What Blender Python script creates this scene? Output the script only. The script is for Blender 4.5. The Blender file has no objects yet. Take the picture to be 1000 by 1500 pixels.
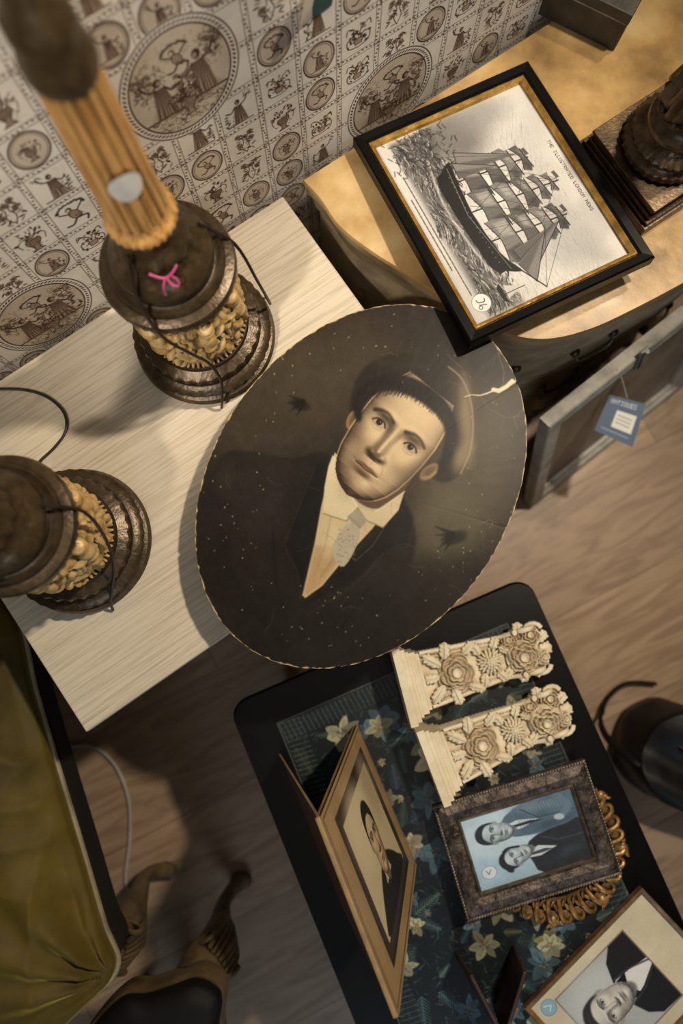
import bpy, bmesh, math, random
import numpy as np
from mathutils import Vector, Matrix
random.seed(4); rng=np.random.default_rng(4)
sc=bpy.context.scene
try:
    sc.view_settings.view_transform='Standard'
except Exception: pass
# ---------------------------------------------------------------- survey (camera station 1.65 m above floor, tilted 6.28 deg)
F=1090.0; CZ=1.65; TH=math.atan(120/F); CT=math.cos(TH); ST=math.sin(TH)
def ray(px,py):
    x=(px-500)/F; y=(750-py)/F
    return Vector((x,y*CT+ST,y*ST-CT))
def P(px,py,z):
    d=ray(px,py); t=(CZ-z)/(-d.z)
    return Vector((d.x*t,d.y*t,z))
def lin(c):
    return tuple(((x/255)/12.92 if x/255<=0.04045 else ((x/255+0.055)/1.055)**2.4) for x in c)
# ---------------------------------------------------------------- materials
def mat(name,c1,c2=None,scale=20,rough=.5,metal=0,bump=.1,bscale=None,stretch=(1,1,1),rot=0,coat=0,ramp=(.35,.65),detail=8,sheen=0,dirt=None,dirtd=.01,c3=None,spec=.5,dr=(.35,.9)):
    m=bpy.data.materials.new(name); m.use_nodes=True
    n=m.node_tree.nodes; l=m.node_tree.links; b=n['Principled BSDF']
    b.inputs['Roughness'].default_value=rough; b.inputs['Metallic'].default_value=metal
    b.inputs['Coat Weight'].default_value=coat; b.inputs['Coat Roughness'].default_value=.15
    b.inputs['Specular IOR Level'].default_value=spec
    if sheen:
        b.inputs['Sheen Weight'].default_value=sheen; b.inputs['Sheen Roughness'].default_value=.35
        b.inputs['Sheen Tint'].default_value=(*lin((225,205,110)),1)
    tc=n.new('ShaderNodeTexCoord'); mp=n.new('ShaderNodeMapping'); mp.vector_type='TEXTURE'
    mp.inputs['Rotation'].default_value=(0,0,rot); mp.inputs['Scale'].default_value=[1/s for s in stretch]
    l.new(tc.outputs['Object'],mp.inputs['Vector'])
    nz=n.new('ShaderNodeTexNoise'); nz.inputs['Scale'].default_value=scale; nz.inputs['Detail'].default_value=detail; nz.inputs['Roughness'].default_value=.6
    l.new(mp.outputs[0],nz.inputs['Vector'])
    r=n.new('ShaderNodeValToRGB'); l.new(nz.outputs['Fac'],r.inputs['Fac'])
    r.color_ramp.elements[0].position=ramp[0]; r.color_ramp.elements[1].position=ramp[1]
    r.color_ramp.elements[0].color=(*lin(c1),1); r.color_ramp.elements[1].color=(*lin(c2 or c1),1)
    if c3:
        e=r.color_ramp.elements.new(min(.99,ramp[1]+.12)); e.color=(*lin(c3),1)
    out=r.outputs['Color']
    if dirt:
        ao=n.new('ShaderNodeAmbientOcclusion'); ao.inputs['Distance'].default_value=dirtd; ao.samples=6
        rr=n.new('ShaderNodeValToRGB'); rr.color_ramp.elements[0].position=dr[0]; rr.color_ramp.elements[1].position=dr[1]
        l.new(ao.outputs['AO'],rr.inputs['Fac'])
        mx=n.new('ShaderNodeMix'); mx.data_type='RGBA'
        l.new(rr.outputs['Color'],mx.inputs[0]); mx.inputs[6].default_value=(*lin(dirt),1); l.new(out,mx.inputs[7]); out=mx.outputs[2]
    l.new(out,b.inputs['Base Color'])
    if bump:
        nb=nz
        if bscale:
            nb=n.new('ShaderNodeTexNoise'); nb.inputs['Scale'].default_value=bscale; nb.inputs['Detail'].default_value=6; l.new(mp.outputs[0],nb.inputs['Vector'])
        bp=n.new('ShaderNodeBump'); bp.inputs['Strength'].default_value=bump; bp.inputs['Distance'].default_value=.004
        l.new(nb.outputs['Fac'],bp.inputs['Height']); l.new(bp.outputs[0],b.inputs['Normal'])
    return m
def vmat(name,rough=.5,coat=0,bump=.05,bscale=150,spec=.5,crough=.12):
    m=bpy.data.materials.new(name); m.use_nodes=True
    n=m.node_tree.nodes; l=m.node_tree.links; b=n['Principled BSDF']
    a=n.new('ShaderNodeAttribute'); a.attribute_name='Col'
    l.new(a.outputs['Color'],b.inputs['Base Color'])
    b.inputs['Roughness'].default_value=rough; b.inputs['Coat Weight'].default_value=coat; b.inputs['Coat Roughness'].default_value=crough
    b.inputs['Specular IOR Level'].default_value=spec
    tc=n.new('ShaderNodeTexCoord'); nb=n.new('ShaderNodeTexNoise'); nb.inputs['Scale'].default_value=bscale
    l.new(tc.outputs['Object'],nb.inputs['Vector'])
    bp=n.new('ShaderNodeBump'); bp.inputs['Strength'].default_value=bump; bp.inputs['Distance'].default_value=.002
    l.new(nb.outputs['Fac'],bp.inputs['Height']); l.new(bp.outputs[0],b.inputs['Normal'])
    return m
# ---------------------------------------------------------------- mesh builder
def cat(pts,n=6,closed=False):
    pts=[Vector(p) for p in pts]; out=[]; N=len(pts)
    rngi=range(N) if closed else range(N-1)
    for i in rngi:
        if closed: p0,p1,p2,p3=pts[i-1],pts[i],pts[(i+1)%N],pts[(i+2)%N]
        else: p0,p1,p2,p3=pts[max(i-1,0)],pts[i],pts[i+1],pts[min(i+2,N-1)]
        for k in range(n):
            t=k/n
            out.append(.5*((2*p1)+(p2-p0)*t+(2*p0-5*p1+4*p2-p3)*t*t+(3*p1-p0-3*p2+p3)*t**3))
    if not closed: out.append(pts[-1])
    return out
class MB:
    def __init__(s): s.v=[];s.f=[];s.m=[]
    def add(s,v,f,mi=0,M=None):
        o=len(s.v)
        s.v+=[(M@Vector(p)) if M else Vector(p) for p in v]
        s.f+=[tuple(i+o for i in q) for q in f]; s.m+=[mi]*len(f)
    def box(s,c,d,mi=0,M=None):
        x,y,z=[k/2 for k in d]; c=Vector(c)
        v=[c+Vector((a*x,b*y,e*z)) for e in(-1,1) for a,b in((-1,-1),(1,-1),(1,1),(-1,1))]
        s.add(v,[(3,2,1,0),(4,5,6,7),(0,1,5,4),(1,2,6,5),(2,3,7,6),(3,0,4,7)],mi,M)
    def hexa(s,b4,t4,mi=0):
        s.add(list(b4)+list(t4),[(3,2,1,0),(4,5,6,7),(0,1,5,4),(1,2,6,5),(2,3,7,6),(3,0,4,7)],mi)
    def prism(s,pts,z0,z1,mi=0,M=None,levels=None):
        n=len(pts); c=sum((Vector((p[0],p[1],0)) for p in pts),Vector())/n
        lv=levels or [(z0,1),(z1,1)]
        v=[]
        for z,k in lv:
            for p in pts:
                q=c+(Vector((p[0],p[1],0))-c)*k; v.append((q.x,q.y,z))
        f=[tuple(range(n-1,-1,-1)),tuple((len(lv)-1)*n+i for i in range(n))]
        for L in range(len(lv)-1):
            for i in range(n):
                j=(i+1)%n; f.append((L*n+i,L*n+j,(L+1)*n+j,(L+1)*n+i))
        s.add(v,f,mi,M)
    def lathe(s,prof,seg=48,mi=0,M=None,mod=None):
        v=[];f=[];n=len(prof)
        for k,(r,z) in enumerate(prof):
            for i in range(seg):
                a=2*math.pi*i/seg; rr=r+(mod(a,z) if mod else 0)
                v.append((rr*math.cos(a),rr*math.sin(a),z))
        for k in range(n-1):
            for i in range(seg):
                j=(i+1)%seg; f.append((k*seg+i,k*seg+j,(k+1)*seg+j,(k+1)*seg+i))
        f.append(tuple(range(seg-1,-1,-1))); f.append(tuple((n-1)*seg+i for i in range(seg)))
        s.add(v,f,mi,M)
    def tube(s,pts,r,seg=8,mi=0,M=None,sm=5,closed=False,flat=1):
        P0=cat(pts,sm,closed) if sm>1 else [Vector(p) for p in pts]; N=len(P0)
        if hasattr(r,'__len__'):
            R=list(np.interp(np.linspace(0,len(r)-1,N),range(len(r)),r))
        else: R=[r]*N
        v=[];f=[]; up=Vector((0,0,1))
        for i,p in enumerate(P0):
            t=(P0[(i+1)%N]-P0[i-1]) if closed else (P0[min(i+1,N-1)]-P0[max(i-1,0)])
            if t.length<1e-9: t=Vector((1,0,0))
            t.normalize(); a=t.cross(up)
            if a.length<.05: a=t.cross(Vector((0,1,0)))
            a.normalize(); b=a.cross(t).normalized(); up=b
            for k in range(seg):
                q=2*math.pi*k/seg; v.append(p+a*math.cos(q)*R[i]+b*math.sin(q)*R[i]*flat)
        for i in range(N if closed else N-1):
            ii=(i+1)%N
            for k in range(seg):
                j=(k+1)%seg; f.append((i*seg+k,i*seg+j,ii*seg+j,ii*seg+k))
        if not closed:
            f.append(tuple(range(seg-1,-1,-1))); f.append(tuple((N-1)*seg+k for k in range(seg)))
        s.add(v,f,mi,M)
    def ball(s,c,r,mi=0,M=None,seg=12,rot=None):
        if not hasattr(r,'__len__'): r=(r,r,r)
        v=[];f=[];h=seg//2
        for i in range(1,h):
            a=math.pi*i/h
            for k in range(seg):
                b=2*math.pi*k/seg; v.append((math.sin(a)*math.cos(b),math.sin(a)*math.sin(b),math.cos(a)))
        v+= [(0,0,1),(0,0,-1)]; T=len(v)-2
        for i in range(h-2):
            for k in range(seg):
                j=(k+1)%seg; f.append((i*seg+k,(i+1)*seg+k,(i+1)*seg+j,i*seg+j))
        for k in range(seg):
            j=(k+1)%seg; f.append((T,k,j)); f.append((T+1,(h-2)*seg+j,(h-2)*seg+k))
        A=Matrix.Translation(c)@(rot if rot else Matrix())@Matrix.Diagonal((*r,1))
        s.add(v,f,mi,(M@A) if M else A)
    def hfield(s,fun,R,mi=0,M=None,nr=18,ns=60):
        v=[];f=[]
        for i in range(nr+1):
            for k in range(ns):
                a=2*math.pi*k/ns; r=R*max(i,.02)/nr; v.append((r*math.cos(a),r*math.sin(a),fun(r,a)))
        for k in range(ns):
            a=2*math.pi*k/ns; v.append((R*math.cos(a),R*math.sin(a),-.01))
        for i in range(nr+1):
            for k in range(ns):
                j=(k+1)%ns; f.append((i*ns+k,(i+1)*ns+k,(i+1)*ns+j,i*ns+j))
        f.append(tuple(range(ns)))
        s.add(v,f,mi,M)
    def build(s,name,mats,parent=None,bevel=0,angle=40,bseg=2,sub=0):
        off=parent.location.copy() if parent else None
        if off is None:
            xs=[p.x for p in s.v];ys=[p.y for p in s.v];zs=[p.z for p in s.v]
            off=Vector(((min(xs)+max(xs))/2,(min(ys)+max(ys))/2,min(zs)))
        me=bpy.data.meshes.new(name); me.from_pydata([tuple(p-off) for p in s.v],[],s.f)
        for m in mats: me.materials.append(m)
        me.polygons.foreach_set('material_index',s.m)
        bm=bmesh.new(); bm.from_mesh(me); bmesh.ops.recalc_face_normals(bm,faces=bm.faces); bm.to_mesh(me); bm.free()
        me.polygons.foreach_set('use_smooth',[True]*len(me.polygons))
        me.set_sharp_from_angle(angle=math.radians(angle)); me.update()
        o=bpy.data.objects.new(name,me); sc.collection.objects.link(o)
        if parent: o.parent=parent
        else: o.location=off
        if bevel:
            b=o.modifiers.new('bev','BEVEL'); b.width=bevel; b.segments=bseg; b.limit_method='ANGLE'; b.angle_limit=math.radians(40)
        if sub:
            q=o.modifiers.new('sub','SUBSURF'); q.levels=sub; q.render_levels=sub
        return o
def empty(name,loc):
    e=bpy.data.objects.new(name,None); e.empty_display_size=.05; e.location=loc; sc.collection.objects.link(e); return e
def RZ(loc,ang): return Matrix.Translation(loc)@Matrix.Rotation(ang,4,'Z')
def fr(O,ex,ey,n):
    M=Matrix((( ex.x,ey.x,n.x,O.x),(ex.y,ey.y,n.y,O.y),(ex.z,ey.z,n.z,O.z),(0,0,0,1))); return M
# ---------------------------------------------------------------- drawing canvas (numpy) -> vertex colours
def sst(m): m=np.clip(m,0,1); return m*m*(3-2*m)
def vnoise(h,w,ch,cw,seed):
    r=np.random.default_rng(seed).random((ch+1,cw+1))
    xi=np.linspace(0,cw,w); yi=np.linspace(0,ch,h)
    a=np.array([np.interp(xi,range(cw+1),row) for row in r])
    return np.array([np.interp(yi,range(ch+1),a[:,j]) for j in range(w)]).T
def fnoise(h,w,c,seed,asp=1.0):
    o=np.zeros((h,w)); am=1; tot=0
    for k in range(4):
        o+=am*vnoise(h,w,max(1,int(c*2**k)),max(1,int(c*asp*2**k)),seed+k); tot+=am; am*=.55
    return o/tot
class Cv:
    def __init__(s,x0,y0,x1,y1,step,bg):
        s.x0,s.y0,s.x1,s.y1=x0,y0,x1,y1
        s.w=int(round((x1-x0)/step))+1; s.h=int(round((y1-y0)/step))+1
        s.xs=np.linspace(x0,x1,s.w); s.ys=np.linspace(y0,y1,s.h); s.st=step
        s.im=np.ones((s.h,s.w,3))*np.array(bg,float)
        s.T=None
    def bx(s,a,b,c,d):
        i0=max(0,int((a-s.x0)/s.st)-1); i1=min(s.w,int((b-s.x0)/s.st)+3)
        j0=max(0,int((c-s.y0)/s.st)-1); j1=min(s.h,int((d-s.y0)/s.st)+3)
        if i1<=i0 or j1<=j0: return None
        X,Y=np.meshgrid(s.xs[i0:i1],s.ys[j0:j1]); return (slice(j0,j1),slice(i0,i1)),X,Y
    def bl(s,sl,m,col,a):
        m=(m*a)[...,None]; s.im[sl]=s.im[sl]*(1-m)+np.array(col,float)*m
    def tp(s,p):
        if s.T is None: return (float(p[0]),float(p[1]))
        c,sn,k,ox,oy=s.T; return (ox+k*(c*p[0]-sn*p[1]),oy+k*(sn*p[0]+c*p[1]))
    def ell(s,cx,cy,rx,ry,ang,col,soft=1.2,a=1,ring=0):
        cx,cy=s.tp((cx,cy))
        if s.T: rx*=s.T[2];ry*=s.T[2];soft=max(soft*s.T[2],.8*s.st);ang+=math.degrees(math.atan2(s.T[1],s.T[0])); ring*=s.T[2]
        R=max(rx,ry)+soft+ring
        q=s.bx(cx-R,cx+R,cy-R,cy+R)
        if not q: return
        sl,X,Y=q; t=math.radians(ang); c,sn=math.cos(t),math.sin(t)
        u=(X-cx)*c+(Y-cy)*sn; v=-(X-cx)*sn+(Y-cy)*c
        d=(np.sqrt((u/rx)**2+(v/ry)**2)-1)*min(rx,ry)
        if ring: d=np.abs(d)-ring/2
        s.bl(sl,sst(.5-d/soft),col,a)
    def line(s,pts,w,col,soft=1.2,a=1,sm=0,w1=None):
        pts=[s.tp(p) for p in pts]
        if s.T: w*=s.T[2]; soft=max(soft*s.T[2],.8*s.st); w1=w1*s.T[2] if w1 else w1
        if sm: pts=[(p.x,p.y) for p in cat([(p[0],p[1],0) for p in pts],sm)]
        xs=[p[0] for p in pts];ys=[p[1] for p in pts]; e=w+soft
        q=s.bx(min(xs)-e,max(xs)+e,min(ys)-e,max(ys)+e)
        if not q: return
        sl,X,Y=q; D=np.full(X.shape,1e9); N=len(pts)-1
        for i in range(N):
            (ax,ay),(bx_,by)=pts[i],pts[i+1]; dx,dy=bx_-ax,by-ay; L=dx*dx+dy*dy+1e-9
            t=np.clip(((X-ax)*dx+(Y-ay)*dy)/L,0,1)
            ww=w if w1 is None else w+(w1-w)*(i+t)/N
            D=np.minimum(D,np.hypot(X-ax-t*dx,Y-ay-t*dy)-ww/2)
        s.bl(sl,sst(.5-D/soft),col,a)
    def poly(s,pts,col,soft=1.2,a=1,sm=0):
        pts=[s.tp(p) for p in pts]
        if s.T: soft=max(soft*s.T[2],.8*s.st)
        if sm: pts=[(p.x,p.y) for p in cat([(p[0],p[1],0) for p in pts],sm,True)]
        xs=[p[0] for p in pts];ys=[p[1] for p in pts]
        q=s.bx(min(xs)-soft,max(xs)+soft,min(ys)-soft,max(ys)+soft)
        if not q: return
        sl,X,Y=q; D=np.full(X.shape,1e9); ins=np.zeros(X.shape,bool)
        for i in range(len(pts)):
            (ax,ay),(bx_,by)=pts[i-1],pts[i]; dx,dy=bx_-ax,by-ay; L=dx*dx+dy*dy+1e-9
            t=np.clip(((X-ax)*dx+(Y-ay)*dy)/L,0,1)
            D=np.minimum(D,np.hypot(X-ax-t*dx,Y-ay-t*dy))
            if abs(dy)>1e-9:
                ins^=((ay>Y)!=(by>Y))&(X<dx*(Y-ay)/dy+ax)
        D=np.where(ins,-D,D); s.bl(sl,sst(.5-D/soft),col,a)
    def grain(s,amt,seed=1,cells=None):
        n=np.random.default_rng(seed).normal(0,1,(s.h,s.w))
        s.im+=n[...,None]*amt
        if cells:
            s.im+=(vnoise(s.h,s.w,cells,cells,seed+9)-.5)[...,None]*amt*4
    def colors(s,gain=1):
        c=np.clip(s.im*gain,0,255)/255
        c=np.where(c<=.04045,c/12.92,((c+.055)/1.055)**2.4)
        return c
    def sample(s,X,Y,gain=1):
        c=s.colors(gain); i=np.clip((X-s.x0)/s.st,0,s.w-1.001); j=np.clip((Y-s.y0)/s.st,0,s.h-1.001)
        i0=i.astype(int);j0=j.astype(int);fi=(i-i0)[...,None];fj=(j-j0)[...,None]
        return (c[j0,i0]*(1-fi)+c[j0,i0+1]*fi)*(1-fj)+(c[j0+1,i0]*(1-fi)+c[j0+1,i0+1]*fi)*fj
def gridmesh(name,V,C,h,w,material,flip=False):
    me=bpy.data.meshes.new(name)
    idx=np.arange(h*w).reshape(h,w)
    q=np.stack([idx[:-1,:-1],idx[1:,:-1],idx[1:,1:],idx[:-1,1:]],-1).reshape(-1,4)
    if flip: q=q[:,::-1]
    me.vertices.add(h*w); me.vertices.foreach_set('co',V.reshape(-1).astype(np.float32))
    me.loops.add(q.size); me.loops.foreach_set('vertex_index',q.reshape(-1).astype(np.int32))
    me.polygons.add(len(q)); me.polygons.foreach_set('loop_start',np.arange(0,q.size,4,dtype=np.int32))
    try: me.polygons.foreach_set('loop_total',np.full(len(q),4,dtype=np.int32))
    except Exception: pass
    me.update(calc_edges=True)
    a=me.color_attributes.new('Col','FLOAT_COLOR','POINT')
    rgba=np.ones((h*w,4),np.float32); rgba[:,:3]=C.reshape(-1,3); a.data.foreach_set('color',rgba.reshape(-1))
    me.polygons.foreach_set('use_smooth',np.ones(len(q),bool))
    me.materials.append(material); me.update(); return me
def picture(name,cv,c4,material,parent,gain=1):
    TL,TR,BR,BL=[np.array(p) for p in c4]
    u=np.linspace(0,1,cv.w)[None,:,None]; v=np.linspace(0,1,cv.h)[:,None,None]
    V=(TL*(1-u)+TR*u)*(1-v)+(BL*(1-u)+BR*u)*v
    V=V-np.array(parent.location)
    me=gridmesh(name,V,cv.colors(gain),cv.h,cv.w,material)
    o=bpy.data.objects.new(name,me); sc.collection.objects.link(o); o.parent=parent; return o
FONT={'T':"11111001000010000100001000010000100",'H':"10001100011000111111100011000110001",'E':"11111100001000011110100001000011111",'I':"01110001000010000100001000010001110",'L':"10000100001000010000100001000011111",'U':"10001100011000110001100011000101110",'S':"01111100001000001110000010000111110",'R':"11110100011000111110101001001010001",'A':"01110100011000111111100011000110001",'D':"11110100011000110001100011000111110",'O':"01110100011000110001100011000101110",'N':"10001110011010110011100011000110001",'W':"10001100011000110101101011101110001",'G':"01111100001000010011100011000101110",'C':"01111100001000010000100001000001111",'P':"11110100011000111110100001000010000",'Q':"01110100011000110001101011001001101",' ':"0"*35}
def text(cv,s,x,y,k,col):
    for ch in s:
        g=FONT.get(ch,FONT['O'])
        for r in range(7):
            for c in range(5):
                if g[r*5+c]=='1': cv.ell(x+c*k,y+r*k,k*.62,k*.62,0,col,k*.6)
        x+=6.3*k
# sculpted-relief face tone (portrait drawn as a studio photograph); unit = 1/58 of half face width
def relief_face(cv,ox,oy,ang,k,dark,light,L=(.2,-.45,.87),soft=2.0,lo=.12,ga=1.0):
    q=cv.bx(ox-150*k,ox+150*k,oy-150*k,oy+150*k)
    if not q: return
    sl,X,Y=q; c,s_=math.cos(math.radians(ang)),math.sin(math.radians(ang))
    a=((X-ox)*c+(Y-oy)*s_)/k; b=(-(X-ox)*s_+(Y-oy)*c)/k
    def hz(a,b):
        w=np.interp(b,[-85,-70,-50,-20,10,35,60,80,94,103,109,113],[40,48,55,60,60,58,54,47,38,27,15,1])
        s=np.clip(np.abs(a)/np.maximum(w,1),0,.97)
        z=38*np.sqrt(1-s*s)*np.interp(b,[-85,80,102,113],[1,1,.9,.62])
        z=z-.0035*np.maximum(0,-20-b)**2*1.0
        g=lambda a0,b0,sa,sb,am: am*np.exp(-((a-a0)/sa)**2-((b-b0)/sb)**2)
        for sd in(-1,1):
            z=z+g(sd*27,-15,18,6,4.5)+g(sd*25,1,15,10,-10)+g(sd*29,2,10,6,5)+g(sd*35,28,18,16,4.5)+g(sd*11-2,41,5.5,5,6)+g(sd*33,64,12,24,-1.5)
            z=z+g(sd*13-2,1,5,12,-3)
        am=np.interp(b,[-22,-4,18,36,44,51],[0,4.5,10,16,12,0]); sa=np.interp(b,[-10,20,40],[7,8,9.5])
        z=z+am*np.exp(-((a+2+.04*b)/sa)**2)+g(-3,37,7.5,6,4)
        z=z+g(-2,62,24,15,4)+g(-2,60.5,13,3.2,2.2)+g(-2,71,12,4.4,3.8)+g(-2,66,17,1.9,-2.6)+g(-2,80,15,4.5,-2.6)+g(-1,95,16,12,5)+g(-2,54,2.5,5,-1)
        return z,w
    z,w=hz(a,b); e=.6
    zx=(hz(a+e,b)[0]-z)/e; zy=(hz(a,b+e)[0]-z)/e
    N=np.sqrt(zx*zx+zy*zy+1); Ln=math.sqrt(sum(v*v for v in L))
    sh=np.clip((-zx*L[0]-zy*L[1]+L[2])/N/Ln,0,1); sh=np.clip((sh-lo)/(.97-lo),0,1)**ga
    m=sst((w-np.abs(a))/(soft/k if k<.6 else soft)+.5)*(b>-86)*(b<113)
    col=np.array(dark,float)+(np.array(light,float)-np.array(dark,float))*sh[...,None]
    m=m[...,None]; cv.im[sl]=cv.im[sl]*(1-m)+col*m
def face_details(cv,ox,oy,ang,k,dk,wh,lip,glance=0,heavy=1.0):
    cv.T=(math.cos(math.radians(ang)),math.sin(math.radians(ang)),k,ox,oy)
    mid=tuple((np.array(dk)+np.array(wh))/2)
    for x in(-29,29):
        cv.ell(x,-1,15,8,0,mid,10,.3*heavy)
        cv.ell(x,1.4,9.2,4.0,0,wh,2,.8); cv.ell(x+glance,.8,4.7,4.6,0,dk,1.8,1); cv.ell(x+glance+1.3,-.8,1.0,1.0,0,wh,1,.8)
        cv.line([(x-11,2.5),(x-6,-2.6),(x+1,-3.9),(x+7,-2.4),(x+11.5,2.2)],2.6,dk,2.2,.9,4)
        cv.line([(x-9,5),(x,6.8),(x+9,5)],1,mid,2.4,.5,4); cv.line([(x-10,-6.5),(x,-8.2),(x+11,-5)],1.3,mid,3,.6,4)
        cv.line([(x-8,9.5),(x+1,11.5),(x+9,9)],1.4,mid,4,.3,4)
    cv.line([(-46,-10),(-36,-16),(-24,-17),(-12,-12)],4.6*heavy,dk,5,.8,5,2.6); cv.line([(10,-12),(22,-17),(35,-16),(46,-10)],4.6*heavy,dk,5,.8,5,2.6)
    cv.ell(-9,46,3.2,1.9,-12,dk,2.6,.7); cv.ell(5,46,3.2,1.9,12,dk,2.6,.7)
    cv.line([(-19,47),(-23,54),(-25,60)],1.4,mid,4,.3,3); cv.line([(14,47),(18,54),(21,60)],1.4,mid,4,.3,3)
    cv.poly([(-20,66),(-10,60.5),(-2,62),(6,60.5),(17,66),(6,68),(-2,67.5),(-11,68)],lip,2.4,.6,3)
    cv.ell(-2,71.5,12,3.6,0,lip,3.5,.45)
    cv.line([(-21,66),(-11,66.5),(-2,67.6),(7,66.5),(18,66)],1.7,dk,2,.85,4)
    cv.T=None
def small_face(cv,cx,cy,k,ang,skin,hair,dk):
    cv.T=(math.cos(math.radians(ang)),math.sin(math.radians(ang)),k,cx,cy); sk=np.array(skin,float)
    cv.ell(0,14,5.6,8,0,sk*.55,2); cv.ell(0,-3,11.2,13,0,hair,2.4)
    cv.ell(-10.3,1,1.9,3.4,0,sk*.75,1); cv.ell(10.3,1,1.9,3.4,0,sk*.75,1); cv.T=None
    kk=k*.172; c,s_=math.cos(math.radians(ang)),math.sin(math.radians(ang))
    relief_face(cv,cx,cy,ang,kk,sk*.42,np.clip(sk*1.06,0,250),soft=1.2)
    face_details(cv,cx,cy,ang,kk,dk,np.clip(sk*1.05,0,250),sk*.6)
    cv.T=(c,s_,k,cx,cy)
    cv.poly([(-10.8,-1),(-10.6,-9),(-6,-15),(2,-16),(9,-12),(11,-4),(10.4,0),(8.8,-6),(3,-9.6),(-4,-9.2),(-8.4,-5)],hair,1.6,1,3)
    cv.line([(-7,-11),(0,-13),(6,-11)],.8,np.array(hair)*1.6,1.2,.5,3)
    cv.T=None

# ================================================================ ROOM
ZT=.60
W0=P(0,550,ZT); W1=P(415,285,ZT)
wa=math.atan2(W1.y-W0.y,W1.x-W0.x); wd=Vector((math.cos(wa),math.sin(wa),0)); wn=Vector((math.sin(wa),-math.cos(wa),0))
WO=W0-wn*.008
def wl(a,b,z): return WO+wd*a+wn*b+Vector((0,0,z-WO.z))
def wallhit(px,py):
    d=ray(px,py); o=Vector((0,0,CZ)); t=(WO-o).dot(wn)/d.dot(wn); q=o+d*t; return (q-WO).dot(wd),q.z
def ab(p): q=p-WO; return q.dot(wd),q.dot(wn)
m_wall=mat('wall_plaster',(205,195,180),(190,180,165),6,.85)
mb=MB(); mb.hexa([wl(-1.9,-.1,0),wl(2.6,-.1,0),wl(2.6,-.002,0),wl(-1.9,-.002,0)],[wl(-1.9,-.1,2.7),wl(2.6,-.1,2.7),wl(2.6,-.002,2.7),wl(-1.9,-.002,2.7)])
wall=mb.build('wall_back',[m_wall])
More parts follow.
